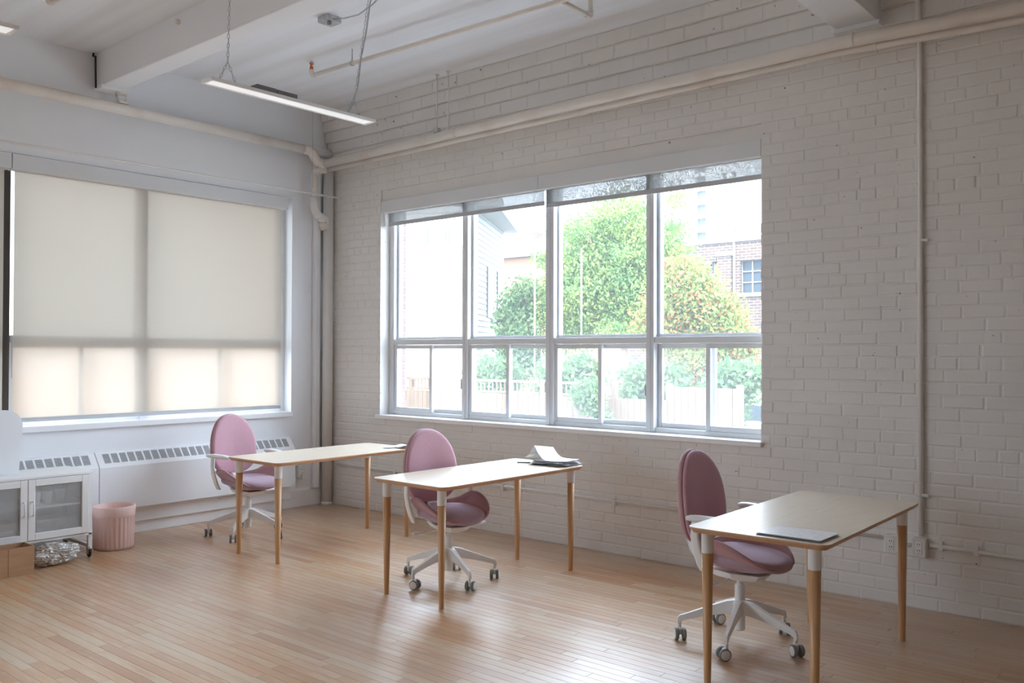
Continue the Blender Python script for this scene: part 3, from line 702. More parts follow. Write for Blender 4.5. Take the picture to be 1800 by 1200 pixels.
# ------------------------------------------------------------------ convector covers under the left window
def convector(y0, y1, label):
    t = thing('radiator_cover', (.07, (y0+y1)/2, .22), label, 'radiator', 'radiator covers')
    D = .125; P = [(.004, .235), (D, .235), (D, .585), (D-.012, .602), (.03, .70), (.004, .705)]
    q = MB(); n = len(P); R = [[(p[0], y, p[1]) for p in P] for y in (y0, y1)]
    q.rings(R, sm=False); q.build('cover', MTRIM, t)
    q = MB(); q.rbox((.004, y0, .10), (.05, y1, .232), .004); q.build('back_plate', MTRIM, t)
    N = int((y1-y0-.09)/.0685); st = (y1-y0-.09)/N
    dx, dz = (.03-(D-.012)), (.70-.602); L = math.hypot(dx, dz); ux, uz = dx/L, dz/L; nx, nz = uz, -ux
    me = None
    for i in range(N):
        ya = y0+.045+i*st+.009; o = None
        if me is None:
            q = MB()
            def pt(s, h, y): return (D-.012+ux*s+nx*h, y, .602+uz*s+nz*h)
            def slab(s0, s1, h0, h1, mi, a0, a1):
                q.add([pt(s0,h0,a0),pt(s1,h0,a0),pt(s1,h1,a0),pt(s0,h1,a0),pt(s0,h0,a1),pt(s1,h0,a1),pt(s1,h1,a1),pt(s0,h1,a1)],
                      [(0,1,2,3),(7,6,5,4),(0,4,5,1),(1,5,6,2),(2,6,7,3),(3,7,4,0)], mi)
            w = st-.018
            slab(.022, .112, .0005, .0015, 0, 0, w)
            for k in range(7): slab(.026+k*.0125, .026+k*.0125+.0055, .001, .0035, 1, 0, w)
            q2 = MB(); q2.v = q.v; q2.f = q.f; q2.mi = q.mi; q2.sm = q.sm
            o = q2.build('grille_slot', [MGRILLE, MSLAT], t, local=True); me = o.data
        else:
            o = bpy.data.objects.new('grille_slot', me); COL.objects.link(o); o.parent = t
        o.location = Vector((0, ya, 0))-t.location
convector(-2.365, -.475, 'white convector cover with a top grille under the drawn window blind')
convector(-4.3, -2.372, 'white convector cover mostly hidden behind the metal cabinet')

# ------------------------------------------------------------------ desks
TZ = .735
def rrect(L, Wd, r, ins, z, n=6):
    P = []
    for cx, cy, a in ((L/2-r, Wd/2-r, 0), (-L/2+r, Wd/2-r, PI/2), (-L/2+r, -Wd/2+r, PI), (L/2-r, -Wd/2+r, 1.5*PI)):
        for k in range(n+1):
            t = a+PI/2*k/n; rr = max(r-ins, .002); P.append((cx+rr*math.cos(t), cy+rr*math.sin(t), z))
    return P
def make_desk():
    t = thing('desk', (0, 0, 0), '', 'desk', 'bamboo desks')
    L, Wd = .652, 1.40
    q = MB()
    R = [rrect(L, Wd, .05, .001, TZ), rrect(L, Wd, .05, 0, TZ-.001), rrect(L, Wd, .05, 0, TZ-.007), rrect(L, Wd, .05, .018, TZ-.0265), rrect(L, Wd, .05, .021, TZ-.027)]
    q.rings(R[::-1], mi=1, sm=False); 
    for i in range(len(q.f)):
        if all(abs(q.v[k][2]-TZ) < 1e-6 for k in q.f[i]): q.mi[i] = 0
    q.build('tabletop', [MTOP, MEDGE], t, local=True)
    for sx in (-1, 1):
        for sy in (-1, 1):
            x, y = sx*.248, sy*.634
            q = MB(); q.lathe([(.0145, 0), (.0155, .003), (.0268, .618)], (0, 0, 0), 20)
            l = q.build('leg', MLEG, t, local=True); l.location = (x, y, 0)
            q = MB(); q.lathe([(.0275, .616), (.0278, .618), (.0285, .70), (.034, .7075)], (0, 0, 0), 20); q.build('leg_collar', MWHITE, l, local=True)
    return t
d1 = make_desk(); d1.location = (1.601, -1.237, 0); d1.rotation_euler.z = math.radians(.5)
d1['label'] = 'bamboo desk farthest away, standing in the room corner'
d2 = copytree(d1); d2.location = (3.305, -1.254, 0); d2.rotation_euler.z = math.radians(-.6); d2['label'] = 'middle bamboo desk with the messy paper pile on it'
d3 = copytree(d1); d3.location = (5.579, -1.331, 0); d3.rotation_euler.z = math.radians(1.3); d3['label'] = 'nearest bamboo desk, at the right with one flat sheaf of paper'

# ------------------------------------------------------------------ swivel chairs (local: +x front, +z up)
def sgn(x): return 1 if x >= 0 else -1
def make_chair():
    t = thing('office_chair', (0, 0, 0), '', 'chair', 'pink swivel chairs')
    def B(q, n, m, p=None): return q.build(n, m, p or t, local=True)
    # seat bowl
    def rim(a):
        d = abs((a+PI) % (2*PI)-PI)
        z = .432
        if abs(d-1.68) < 1.22: z += .138*math.cos((d-1.68)/1.22*PI/2)**1.4
        if d > 1.62: z = max(z, .495+.075*math.exp(-((d-1.62)/.62)**2))
        return z
    def plan(a):
        c, s = math.cos(a), math.sin(a); n = 2.5
        k = (abs(c)**n+abs(s)**n)**(-1/n); return (k*c*(.268 if c > 0 else .235), k*s*.250)
    NA, NR = 44, 9
    q = MB(); R = []
    for i in range(NR+1):
        r = .12+.88*i/NR
        ring = []
        for k in range(NA):
            a = 2*PI*k/NA; px, py = plan(a); zb = .374+.006*math.cos(a); h = (i/NR)**2.0
            s = r*(1-.06*(1-(i/NR))**2)
            ring.append((px*s, py*s, zb+(rim(a)-zb)*h))
        R.append(ring)
    I = []
    for i in range(NR, -1, -1):
        ring = []
        for k in range(NA):
            x, y, z = R[i][k]; f = 1-.06*(i/NR); ring.append((x*f, y*f, z+.014*(1-i/NR)+(.004 if i == NR else 0)))
        I.append(ring)
    q.rings(R+I); B(q, 'seat_shell', MPINK)
    # cushion
    def cplan(a, f):
        c, s = math.cos(a), math.sin(a); n = 2.7
        k = (abs(c)**n+abs(s)**n)**(-1/n); return (k*c*(.270 if c > 0 else .205)*f, k*s*(.200-.012*(c > .2)*c)*f)
    q = MB(); R = []
    for f, z in ((.2, .414), (.86, .416), (.95, .422), (.99, .432), (1., .443), (.985, .456), (.94, .467), (.85, .474), (.6, .480), (.3, .481), (.02, .481)):
        ring = []
        for k in range(NA):
            a = 2*PI*k/NA; x, y = cplan(a, f); zz = z-.014*max(0, x-.12)**2/.02*1.2+.016*(abs(y)/.2)**2+.012*max(0, -x)/.2
            ring.append((x, y, zz))
        R.append(ring)
    q.rings(R); B(q, 'seat_cushion', MSEAT)
    # backrest: egg outline
    zc, hu, hd = .70, .298, .205
    def egg(a):
        c, s = math.cos(a), math.sin(a)
        n = 2.15 if s > 0 else 2.5
        k = (abs(c)**n+abs(s)**n)**(-1/n)
        return (k*c*.212, k*s*(hu if s > 0 else hd))
    tilt = .10
    def place(y, dz, x): # bend & tilt
        z = zc+dz; xx = x-.195-(z-.5)*tilt+.6*y*y-.10*max(0, dz)**2
        return (xx, y, z)
    def pad(q, fronts):
        R = []
        for f, x in fronts:
            ring = []
            for k in range(NA):
                a = 2*PI*k/NA; y, dz = egg(a); ring.append(place(y*f, dz*f, x))
            R.append(ring)
        q.rings(R)
    q = MB(); pad(q, [(.05, .002), (.5, .002), (.88, .001), (.955, -.004), (.985, -.013), (.985, -.024), (.95, -.030)]); q.f = [tuple(reversed(f)) for f in q.f]; B(q, 'backrest', MPINK2)
    q = MB(); pad(q, [(.93, -.029), (.985, -.030), (1.0, -.038), (1., -.048), (.97, -.060), (.88, -.069), (.5, -.074), (.05, -.075)]); q.f = [tuple(reversed(f)) for f in q.f]; B(q, 'back_shell', MPINK)
    q = MB(); q.rings([[(x+dx, y+dy, z) for dx, dy in ((-.014, -.05), (.014, -.05), (.014, .05), (-.014, .05))] for x, y, z in ((-.06, 0, .360), (-.20, 0, .385), (-.262, 0, .45), (-.283, 0, .52), (-.30, 0, .62))], sm=False); B(q, 'back_bracket', MWHITE)
    q = MB(); q.rbox((-.205, -.045, .455), (-.16, .045, .505), .008); B(q, 'bracket_cap', MWHITE)
    # armrests
    for s in (-1, 1):
        q = MB(); path = [(-.075, .228, .398), (-.088, .243, .44), (-.108, .255, .51), (-.118, .260, .58), (-.115, .260, .64), (-.10, .260, .672)]
        w = [(.056, .018), (.056, .018), (.052, .018), (.046, .018), (.046, .018), (.056, .018)]
        R = []
        for (x, y, z), (a, b) in zip(path, w):
            R.append([(x+dx*a/2, s*(y+dy*b/2), z) for dx, dy in ((-1, -.6), (-.6, -1), (.6, -1), (1, -.6), (1, .6), (.6, 1), (-.6, 1), (-1, .6))])
        if s < 0: R = [list(reversed(r)) for r in R]
        q.rings(R)
        am = B(q, 'armrest', MWHITE)
        q = MB(); R = []
        for x, hw, z0, z1 in ((-.150, .022, .672, .678), (-.146, .030, .664, .686), (-.10, .034, .660, .690), (.0, .036, .658, .689), (.09, .034, .660, .684), (.125, .026, .663, .680), (.13, .018, .668, .675)):
            R.append([(x, s*.262-.012*s*(x/.13)+dy*hw, z) for dy, z in ((-1, (z0+z1)/2), (-.7, z0), (.7, z0), (1, (z0+z1)/2), (.75, z1), (-.75, z1))])
        q.rings(R); B(q, 'arm_pad', MWHITE, am)
    # mechanism, lever, gas lift
    q = MB(); q.rings([[(x*k, y*k, z) for x, y in ((-.15, -.06), (.0, -.095), (.13, -.07), (.15, 0), (.13, .07), (0, .095), (-.15, .06))] for k, z in ((.75, .338), (.95, .350), (1.15, .380))], sm=False); B(q, 'mechanism', MWHITE)
    q = MB(); q.tube([(-.02, -.06, .342), (-.03, -.16, .336), (-.035, -.215, .335), (-.035, -.26, .337)], [.006, .006, .011, .009], 8); B(q, 'lever', MWHITE)
    q = MB(); q.tube([(.05, .06, .352), (.06, .19, .362), (.06, .26, .367)], [.008, .01, .012], 8); B(q, 'knob_lever', MWHITE)
    q = MB(); q.lathe([(.0145, .29), (.0145, .345)], seg=14); q.lathe([(.025, .065), (.027, .07), (.027, .30), (.024, .305)], seg=18); B(q, 'gas_lift', MWHITE)
    bs = bpy.data.objects.new('star_base', None); COL.objects.link(bs); bs.parent = t; bs.empty_display_size = .1
    q = MB(); q.lathe([(.040, .155), (.043, .165), (.040, .215), (.031, .225)], seg=18); B(q, 'hub', MWHITE, bs)
    q = MB(); R = []
    for r, hw, z0, z1 in ((.022, .022, .150, .222), (.07, .021, .150, .215), (.14, .017, .140, .190), (.22, .0135, .122, .160), (.29, .0115, .104, .134), (.312, .0105, .092, .128), (.322, .0095, .085, .118), (.326, .009, .080, .10)):
        R.append([(r, -hw, z0), (r, hw, z0), (r, hw*.75, z1), (r, -hw*.75, z1)])
    q.rings(R, sm=False); q.lathe([(.009, .052), (.009, .10)], (.314, 0, 0), 8); arm = B(q, 'base_arm', MWHITE, bs)
    q = MB(); q.lathe([(.0095, .048), (.011, .055), (.011, .066)], (.314, 0, 0), 8); q.rbox((.292, -.010, .026), (.322, .010, .062), .008); cs = B(q, 'caster', MWHITE, t)
    q = MB()
    for s in (-1, 1):
        y0, y1 = s*.011, s*.029
        prof = [(.029, y0), (.031, y0+(y1-y0)*.2), (.031, y0+(y1-y0)*.8), (.029, y1)]
        R = [[(.300+r*math.cos(2*PI*k/20), y, .031+r*math.sin(2*PI*k/20)) for k in range(20)] for r, y in prof]
        if s > 0: R = [list(reversed(x)) for x in R]
        q.rings(R, mi=0)
        R = [[(.300+r*math.cos(2*PI*k/20), y, .031+r*math.sin(2*PI*k/20)) for k in range(20)] for r, y in ((.0245, y1-s*.001), (.0245, y1+s*.0008), (.0225, y1+s*.0015))]
        if s > 0: R = [list(reversed(x)) for x in R]
        q.rings(R, mi=1)
    wh = B(q, 'wheel', [MGREYR, MWHITE], cs)
    for k in range(1, 5):
        a = arm.copy(); COL.objects.link(a); a.parent = bs; a.rotation_euler.z = k*2*PI/5
        c = cs.copy(); COL.objects.link(c); c.parent = t; c.rotation_euler.z = k*2*PI/5
        w = wh.copy(); COL.objects.link(w); w.parent = c
    return t
def turn_base(t, ang, swivels):
    i = 0
    for ch in t.children:
        n = ch.name.split('.')[0]
        if n == 'star_base': ch.rotation_euler.z = ang
        if n == 'caster':
            ch.rotation_euler.z += ang; a = swivels[i]; i += 1   # turn the castor about its own stem
            p = Vector((.314, 0, 0)); ch.matrix_basis = Matrix.Rotation(ch.rotation_euler.z, 4, 'Z') @ Matrix.Translation(p) @ Matrix.Rotation(a, 4, 'Z') @ Matrix.Translation(-p)
c1 = make_chair()
c2 = copytree(c1); c3 = copytree(c1)
for c, loc, yaw, base, lb, sw in ((c1, (.81, -1.44, 0), 0, -126, 'pink swivel chair with white armrests at the farthest desk', (1.9, .4, 2.2, -.9, 1.2)),
                              (c2, (3.108, -1.385, 0), -11, -20, 'pink swivel chair with white armrests at the middle desk', (-.9, 1.3, .2, 1.6, -1.2)),
                              (c3, (5.165, -1.275, 0), -2, -4, 'pink swivel chair with white armrests at the nearest desk', (2.6, .9, 1.8, -1.4, 2.2))):
    c.location = loc; c.rotation_euler.z = math.radians(yaw); c['label'] = lb
    turn_base(c, math.radians(base-yaw), sw)

# ------------------------------------------------------------------ things on the desks
def sheet(w, h, fn, name, m, parent, loc, rz, nu=10, nv=4, th=.0004):
    q = MB(); q.grid(lambda u, v: ((u-.5)*w, (v-.5)*h, fn(u, v)), nu, nv); n = len(q.v)
    q.v += [(a, b, c-th) for a, b, c in q.v]; q.f += [tuple(reversed([i+n for i in f])) for f in q.f[:]]; q.mi *= 2; q.sm *= 2
    o = q.build(name, m, parent, local=True); o.location = loc; o.rotation_euler.z = rz; return o
t = thing('paper_pile', (3.42, -.655, TZ), 'messy pile of printed papers with a raised sheet on the middle desk', 'papers')
for k in range(9):
    a = random.uniform(-.22, .22); f = random.uniform(.0, .010); c = random.uniform(.5, 3)
    sheet(.285, .205, lambda u, v, f=f, c=c: f*max(0, u-.55)**2*4+f*max(0, .4-v)*.6, 'sheet', (MPAPER, MPAPER2, MINK)[k % 3], t, (random.uniform(-.012, .02)+.02, random.uniform(-.015, .015), .0015+.0028*k), a)
sheet(.34, .19, lambda u, v: .002+.100*math.exp(-(abs(u-.30)/.15)**1.4)*(1-.25*v), 'raised_sheet', MPAPER, t, (-.035, .02, .030), -.12, 26, 6)
sheet(.30, .20, lambda u, v: .002+.055*math.exp(-(abs(u-.24)/.14)**1.4)*(1-.2*v), 'raised_sheet', MINK, t, (-.01, .035, .030), .06, 26, 6)
sheet(.26, .18, lambda u, v: .003+.012*(u-.3)**2, 'sheet', MPAPER, t, (.045, .0, .031), .10, 10, 4)
q = MB(); q.rbox((-.004, -.03, -.02), (.004, .03, .022), .002); o = q.build('binder_clip', MDARK, t, local=True); o.location = (-.105, .105, .088); o.rotation_euler = (0, .6, .1)
q = MB(); q.tube([(-.09, -.118, .006), (0., -.121, .012), (.07, -.112, .022), (.12, -.085, .03)], .0032, 8); q.build('glasses_arm', MDARK, t, local=True)
q = MB(); q.tube([(3.185, -.765, TZ+.0045), (3.262, -.712, TZ+.0045)], .0042, 8); tag(q.build('pen', MGREYR), 'grey pen lying beside the paper pile on the middle desk', 'pen')
t = thing('crumpled_paper', (1.78, -.63, TZ), 'crumpled white papers at the far end of the farthest desk', 'papers')
sheet(.22, .20, lambda u, v: .003+.003*math.sin(9*u+4*v)+.05*max(0, u-.6)**1.4*2*(.5+.5*v), 'sheet', MPAPER, t, (-.0, .0, .001), .5, 14, 8)
sheet(.18, .16, lambda u, v: .008+.004*math.sin(7*u-5*v)+.055*max(0, u-.5)**1.3*(.6+.4*v), 'sheet', MPAPER, t, (.03, .015, .006), .1, 14, 8)
t = thing('paper_sheaf', (5.735, -1.885, TZ), 'flat sheaf of printed paper at the front edge of the nearest desk', 'papers')
for k in range(6):
    sheet(.282, .215, lambda u, v, k=k: .0012*math.sin(3*u+k)+.0012, 'sheet', (MPAPER2, MPAPER, MINK)[k % 3], t, (.002*k-.006, .0015*(k % 3), .0012+.0014*k), .02-.008*k)

# ------------------------------------------------------------------ corner by the left edge: cabinet and what is about it
CX0, CX1, CY0, CY1, CZ0, CZ1 = .19, .63, -3.565, -2.65, .165, .642
t = thing('metal_cabinet', ((CX0+CX1)/2, (CY0+CY1)/2, 0), 'white metal cabinet on castors with two perforated doors', 'cabinet')
q = MB(); w = .018
q.rbox((CX0, CY0, CZ1-.022), (CX1+.004, CY1, CZ1), .006); q.rbox((CX0, CY0, CZ0), (CX1, CY1, CZ0+.018), .003)
q.box((CX0, CY0+.002, CZ0+.01), (CX0+.006, CY1-.002, CZ1-.01)); q.box((CX0, CY1-.008, CZ0+.01), (CX1-.02, CY1-.002, CZ1-.01)); q.box((CX0, CY0+.002, CZ0+.01), (CX1-.02, CY0+.008, CZ1-.01))
q.build('body', MWHITE, t)
for y in (CY0, CY1-.028):
    for x in (CX0, CX1-.028):
        q = MB(); q.rbox((x, y, .075), (x+.028, y+.028, CZ1-.004), .003)
        if x > .4: q.rbox((CX0+.02, y, .075), (x, y+.028, .10), .003)
        q.build('post', MWHITE, t)
        c = MB(); c.lathe([(.02, .058), (.02, .074)], (x+.014, y+.014, 0), 12); c.rbox((x-.004, y+.001, .022), (x+.03, y+.005, .06), .002, 1); c.rbox((x-.004, y+.023, .022), (x+.03, y+.027, .06), .002, 1); co = c.build('caster', MCHROME, t)
        wq = MB(); wq.rings([[(x+.010+r*math.cos(2*PI*k/18), yy, .029+r*math.sin(2*PI*k/18)) for k in range(18)] for r, yy in ((.02, y+.006), (.029, y+.008), (.029, y+.020), (.02, y+.022))]); wq.build('wheel', MDARK, co)
q = MB(); q.box((CX0+.01, CY0+.02, .402), (CX1-.03, CY1-.02, .416)); q.build('shelf', MWHITE, t)
q = MB(); q.rbox((CX1-.03, -3.116, CZ0+.01), (CX1-.008, -3.096, CZ1-.02), .002); q.build('divider', MWHITE, t)
for y0, y1, hy in ((-3.104, -2.682, -3.075), (-3.532, -3.108, -3.135)):
    q = MB(); z0, z1 = .188, .618; s = .048; x0, x1 = CX1-.006, CX1+.012
    q.rbox((x0, y0, z0), (x1, y0+s, z1), .003); q.rbox((x0, y1-s, z0), (x1, y1, z1), .003); q.rbox((x0, y0+s, z0), (x1, y1-s, z0+s), .003); q.rbox((x0, y0+s, z1-s), (x1, y1-s, z1), .003)
    d = q.build('door', MWHITE, t)
    q = MB(); q.box((x0+.006, y0+s-.002, z0+s-.002), (x0+.0072, y1-s+.002, z1-s+.002)); q.build('mesh_panel', mesh_metal() if y0 > -3.2 else bpy.data.materials['perforated_steel'], d)
    q = MB(); q.tube([(x1-.002, hy, .365), (x1+.02, hy, .367), (x1+.024, hy, .375), (x1+.024, hy, .455), (x1+.02, hy, .463), (x1-.002, hy, .465)], .0055, 8); q.build('handle', MWHITE, d)
cups = [(.50, -3.0, .4165, 'front left'), (.50, -2.918, .4165, 'front middle'), (.50, -2.83, .4165, 'front right'), (.38, -2.99, .4165, 'back left'), (.38, -2.89, .4165, 'back right')]
for x, y, z, w in cups:
    q = MB(); q.lathe([(.0245, 0), (.036, .092), (.0375, .094), (.0345, .092), (.023, .004)], (0, 0, 0), 20); h = 1.0 if 'front' in w else 1.25
    o = q.build('paper_cup', MCUP); o.location = (x, y, z); o.scale = (1, 1, h); tag(o, f'white cup on the cabinet shelf behind the perforated door, {w}', 'cup', 'cups in the cabinet')
t = thing('kraft_box', (.45, -3.28, CZ0+.019), 'pale box with white labels at the bottom of the cabinet', 'box')
q = MB(); q.rbox((.36, -3.46, CZ0+.019), (.56, -3.15, CZ0+.15), .003); q.build('carton', MKRAFT, t)
q = MB(); q.box((.5605, -3.28, CZ0+.03), (.5615, -3.19, CZ0+.055)); q.box((.5605, -3.28, CZ0+.07), (.5615, -3.17, CZ0+.10)); q.build('label', MPAPER, t)
t = thing('storage_box', (.45, -2.85, CZ0+.019), 'grey box on the cabinet floor behind the right door', 'box')
q = MB(); q.rbox((.34, -3.0, CZ0+.019), (.52, -2.72, CZ0+.14), .01); q.build('carton', MSTEEL, t)
# rounded white panel standing on the cabinet
q = MB(); P = []
for cy, cz, a in ((-3.175, .99, 0), (-3.50, .99, PI/2)):
    for k in range(9): P.append((cy+.115*math.cos(a+PI/2*k/8)*(1), cz+.115*math.sin(a+PI/2*k/8)))
P += [(-3.60, CZ1+.001), (-3.085, CZ1+.001)]
q.rings([[(x, cy+s*(cy+3.34), cz) for cy, cz in P] for x, s in ((.385, -.01), (.392, 0), (.415, 0), (.422, -.01))], sm=False)
tag(q.build('rounded_panel', MPLASTER), 'white upright panel with round corners standing on the metal cabinet', 'panel')
# fluted pot
def flute(a, z): return 1-.034*(.5+.5*math.cos(a*28))*(1 if .025 < z < .245 else 0)
q = MB(); q.lathe([(.135, 0), (.145, .004), (.148, .026), (.150, .09), (.152, .16), (.153, .243), (.154, .25), (.156, .262), (.157, .325), (.154, .33), (.147, .328), (.145, .26), (.125, .03), (.01, .026)], (0, 0, 0), 204, rad=flute)
o = q.build('waste_pot', MPOT); o.location = (.435, -2.395, 0); tag(o, 'pink fluted pot standing on the floor beside the metal cabinet', 'pot')
# cardboard box
t = thing('cardboard_box', (.74, -3.33, 0), 'open cardboard box on the floor in front of the cabinet', 'box')
q = MB(); a, b, h = (.655, -3.52), (.835, -3.135), .192; k = .006
q.box((a[0], a[1], 0), (b[0], b[1], k)); q.box((a[0], a[1], k), (a[0]+k, b[1], h)); q.box((b[0]-k, a[1], k), (b[0], b[1], h)); q.box((a[0]+k, a[1], k), (b[0]-k, a[1]+k, h)); q.box((a[0]+k, b[1]-k, k), (b[0]-k, b[1], h)); q.build('carton', MCARD, t)
q = MB(); q.box((b[0]+.0002, -3.30, .004), (b[0]+.0012, -3.296, h)); q.build('seam', mat('tape', (.42, .25, .14), .6), t)
# crumpled bag
bm = bmesh.new(); bmesh.ops.create_icosphere(bm, subdivisions=5, radius=1)
from mathutils import noise as NZ
for v in bm.verts:
    p = v.co.copy(); n = NZ.noise(p*1.7)*.22+abs(NZ.noise(p*4.5+Vector((5, 1, 2))))*.22+abs(NZ.noise(p*9))*.09; p *= 1+n-.15
    z = p.z*.085+.078
    if p.y > .55: z = z*(1+.3*(p.y-.55))+.02*(p.y-.55)
    v.co = (p.x*.11, p.y*.165, max(.002, min(z, .158)))
me = bpy.data.meshes.new('crumpled_bag'); bm.to_mesh(me); bm.free(); me.materials.append(MBAG)
o = bpy.data.objects.new('crumpled_bag', me); COL.objects.link(o); o.location = (.66, -2.935, 0); tag(o, 'crumpled silver and beige bag on the floor under the metal cabinet', 'bag')

# ------------------------------------------------------------------ outdoors
GZ = -1.2
q = MB(); q.box((-140, .42, GZ-.3), (60, 200, GZ)); q.box((-140, -60, GZ-.3), (-.35, .42, GZ)); o = q.build('ground', MGROUND); o['kind'] = 'structure'
# white house
def U(o, d, s): return (o[0]+d[0]*s, o[1]+d[1]*s)
Bc = (-9.27, 12.); fd = (-.85, -.527); sd = (-.52, .854)
A = U(Bc, fd, 7); C = U(Bc, sd, 5.2); D = U(A, sd, 5.2)
hs = thing('white_house', (*Bc, GZ), 'white house with a balcony seen through the left window bay', 'house')
q = MB(); q.rings([[(*p, z) for p in (A, D, C, Bc)] for z in (GZ, 6.6)], sm=False); q.build('walls', MSTUCCO, hs)
q = MB(); n = (.854, .52)
for k in range(46):
    z = GZ+.2+k*.165
    a = U(U(Bc, n, .012), sd, .05); b = U(U(Bc, n, .012), sd, 5.2); a2 = U(a, n, .02); b2 = U(b, n, .02)
    q.add([(*a, z), (*b, z), (*b, z+.15), (*a, z+.15), (*a2, z), (*b2, z), (*b, z+.16), (*a, z+.16)], [(4,5,6,7),(0,1,5,4)])
q.build('siding', MSIDING, hs)
q = MB(); e0 = U(U(Bc, n, .45), fd, -.3); e1 = U(U(C, n, .45), sd, .5); e2 = U(U(D, fd, .4), sd, .5); e3 = U(A, fd, .4)
q.rings([[(*p, z) for p in (e3, e2, e1, e0)] for z in (5.55, 5.72)], sm=False); q.build('eave', MSIDING, hs)
q = MB(); p0 = U(Bc, fd, .1); 
bo = U(Bc, fd, .15); nf = (.527, -.85)
P4 = [bo, U(bo, fd, 1.75), U(U(bo, fd, 1.75), nf, .9), U(bo, nf, .9)]
q.rings([[(*p, z) for p in P4] for z in (4.30, 4.42)], sm=False); bal = q.build('balcony', MSTUCCO, hs)
q = MB()
for k in range(19):
    p = U(P4[3], fd, 1.75*k/18); q.tube([(*p, 4.42), (*p, 5.25)], .016, 5)
q.tube([(*P4[3], 5.25), (*P4[2], 5.25)], .03, 6); q.build('railing', MSTUCCO, bal)
q = MB(); p = U(U(bo, fd, .35), nf, .5); q.tube([(*p, 4.45), (*U(p, fd, .1), 5.3)], .10, 8); q.tube([(*U(p, fd, .6), 4.45), (*U(p, fd, .62), 5.2)], .12, 8); q.build('planter', MTOWERD, bal)
q = MB(); p = U(U(Bc, fd, 1.72), nf, .03); a = U(p, fd, .2); q.rings([[(*p, z), (*a, z), (*U(a, nf, .05), z), (*U(p, nf, .05), z)] for z in (2.28, 2.5)], sm=False); q.build('vent', MWARM, hs)
for s, z0 in ((2.2, 2.6), (2.2, .0), (3.9, 2.6)):
    a = U(U(Bc, sd, s), n, .03); b = U(a, sd, .8); q = MB(); q.rings([[(*a, z), (*b, z), (*U(b, n, .04), z), (*U(a, n, .04), z)] for z in (z0, z0+1.5)], sm=False); q.build('window', MDGLASS, hs)
# terracotta house far behind
th = thing('terracotta_house', (-31, 42, GZ), 'orange rendered house with a grey roof left of the tree', 'house')
q = MB(); q.box((-36, 40, GZ), (-28.2, 48, 8.1)); q.build('walls', MORANGE, th)
q = MB(); q.rings([[(-36.6, 39.6, 7.95), (-27.6, 39.6, 7.95), (-27.6, 48.4, 7.95), (-36.6, 48.4, 7.95)], [(-36.6, 39.6, 8.15), (-27.6, 39.6, 8.15), (-27.6, 48.4, 8.15), (-36.6, 48.4, 8.15)], [(-33.5, 43.5, 10.0), (-30.5, 43.5, 10.0), (-30.5, 44.5, 10.0), (-33.5, 44.5, 10.0)]], sm=False); q.build('roof', MROOF, th)
q = MB(); q.box((-32.3, 42.5, 8.6), (-31.6, 43.2, 10.0)); q.build('chimney', MFB, th)
# brown brick building
bb = thing('brick_building', (-5, 27, GZ), 'brown brick building with steel windows behind the right window bay', 'building')
q = MB(); wall_with_holes(q, 'y', 25, 25.35, -13, 3, GZ, 5.72, [(-9.42, -8.60, 3.55, 5.03), (-7.68, -6.0, 3.78, 5.0), (-3.6, -1.9, 3.78, 5.0)]); q.build('wall', MFB, bb)
q = MB(); q.box((-13, 25.9, GZ), (3, 34, 5.6)); q.build('back_wall', MTOWERD, bb)
q = MB(); q.box((-13.1, 24.93, 5.72), (3.1, 25.5, 5.90)); q.build('coping', MSTONE, bb)
for x in (-8.25, -10.4, -5.2):
    q = MB(); q.box((x-.28, 24.82, GZ), (x+.28, 25.0, 5.2)); q.build('pilaster', MFB, bb)
    q = MB(); q.box((x-.33, 24.78, 5.2), (x+.33, 25.0, 5.38)); q.build('pilaster_cap', MSTONE, bb)
q = MB(); q.box((-7.93, 24.9, GZ), (-7.87, 25, 5.7)); q.build('downpipe', MSTONE, bb)
for x0, x1, z0, z1 in ((-9.42, -8.60, 3.55, 5.03), (-7.68, -6.0, 3.78, 5.0), (-3.6, -1.9, 3.78, 5.0)):
    q = MB(); q.box((x0, 25.2, z0), (x1, 25.22, z1)); wd = q.build('window', MDGLASS, bb)
    q = MB()
    for k in range(5):
        xx = x0+(x1-x0)*k/4; q.box((xx-.02, 25.15, z0), (xx+.02, 25.2, z1))
    for k in range(4):
        zz = z0+(z1-z0)*k/3; q.box((x0, 25.15, zz-.02), (x1, 25.2, zz+.02))
    q.build('glazing_bars', MSTONE, wd)
    q = MB(); q.box((x0-.1, 24.93, z0-.14), (x1+.1, 25.1, z0)); q.build('sill', MSTONE, bb)
# tower block
tw = thing('tower_block', (-82, 166, GZ), 'pale high-rise tower block rising behind the brick building', 'building')
q = MB(); q.box((-91.5, 161.2, GZ), (-73.2, 178, 56)); q.build('core', MTOWER, tw)
for x0, x1 in ((-91.5, -90.2), (-89.2, -87.9), (-87.1, -83.8), (-81.4, -77.6), (-76.6, -75.4), (-74.6, -73.2)):
    q = MB(); q.box((x0, 160, GZ), (x1, 161.2, 56)); q.build('facade_strip', MTOWER, tw)
for x0, x1, dx in ((-83.8, -81.4, 0), (-77.6, -76.6, .0), (-75.4, -74.6, 0), (-87.9, -87.1, 0), (-90.2, -89.2, 0)):
    q = MB(); q.box((x0, 160.9, GZ), (x1, 161.0, 56)); q.build('recess', MTOWERD if x0 == -83.8 else mat('tower_glass', (.22, .235, .25), .5), tw)
    q = MB()
    for k in range(19):
        z = GZ+2+k*2.9; q.box((x0-.1, 159.6, z), (x1+.1, 161, z+(.7 if x0 == -83.8 else 1.5)))
    q.build('balconies', MTOWER, tw)
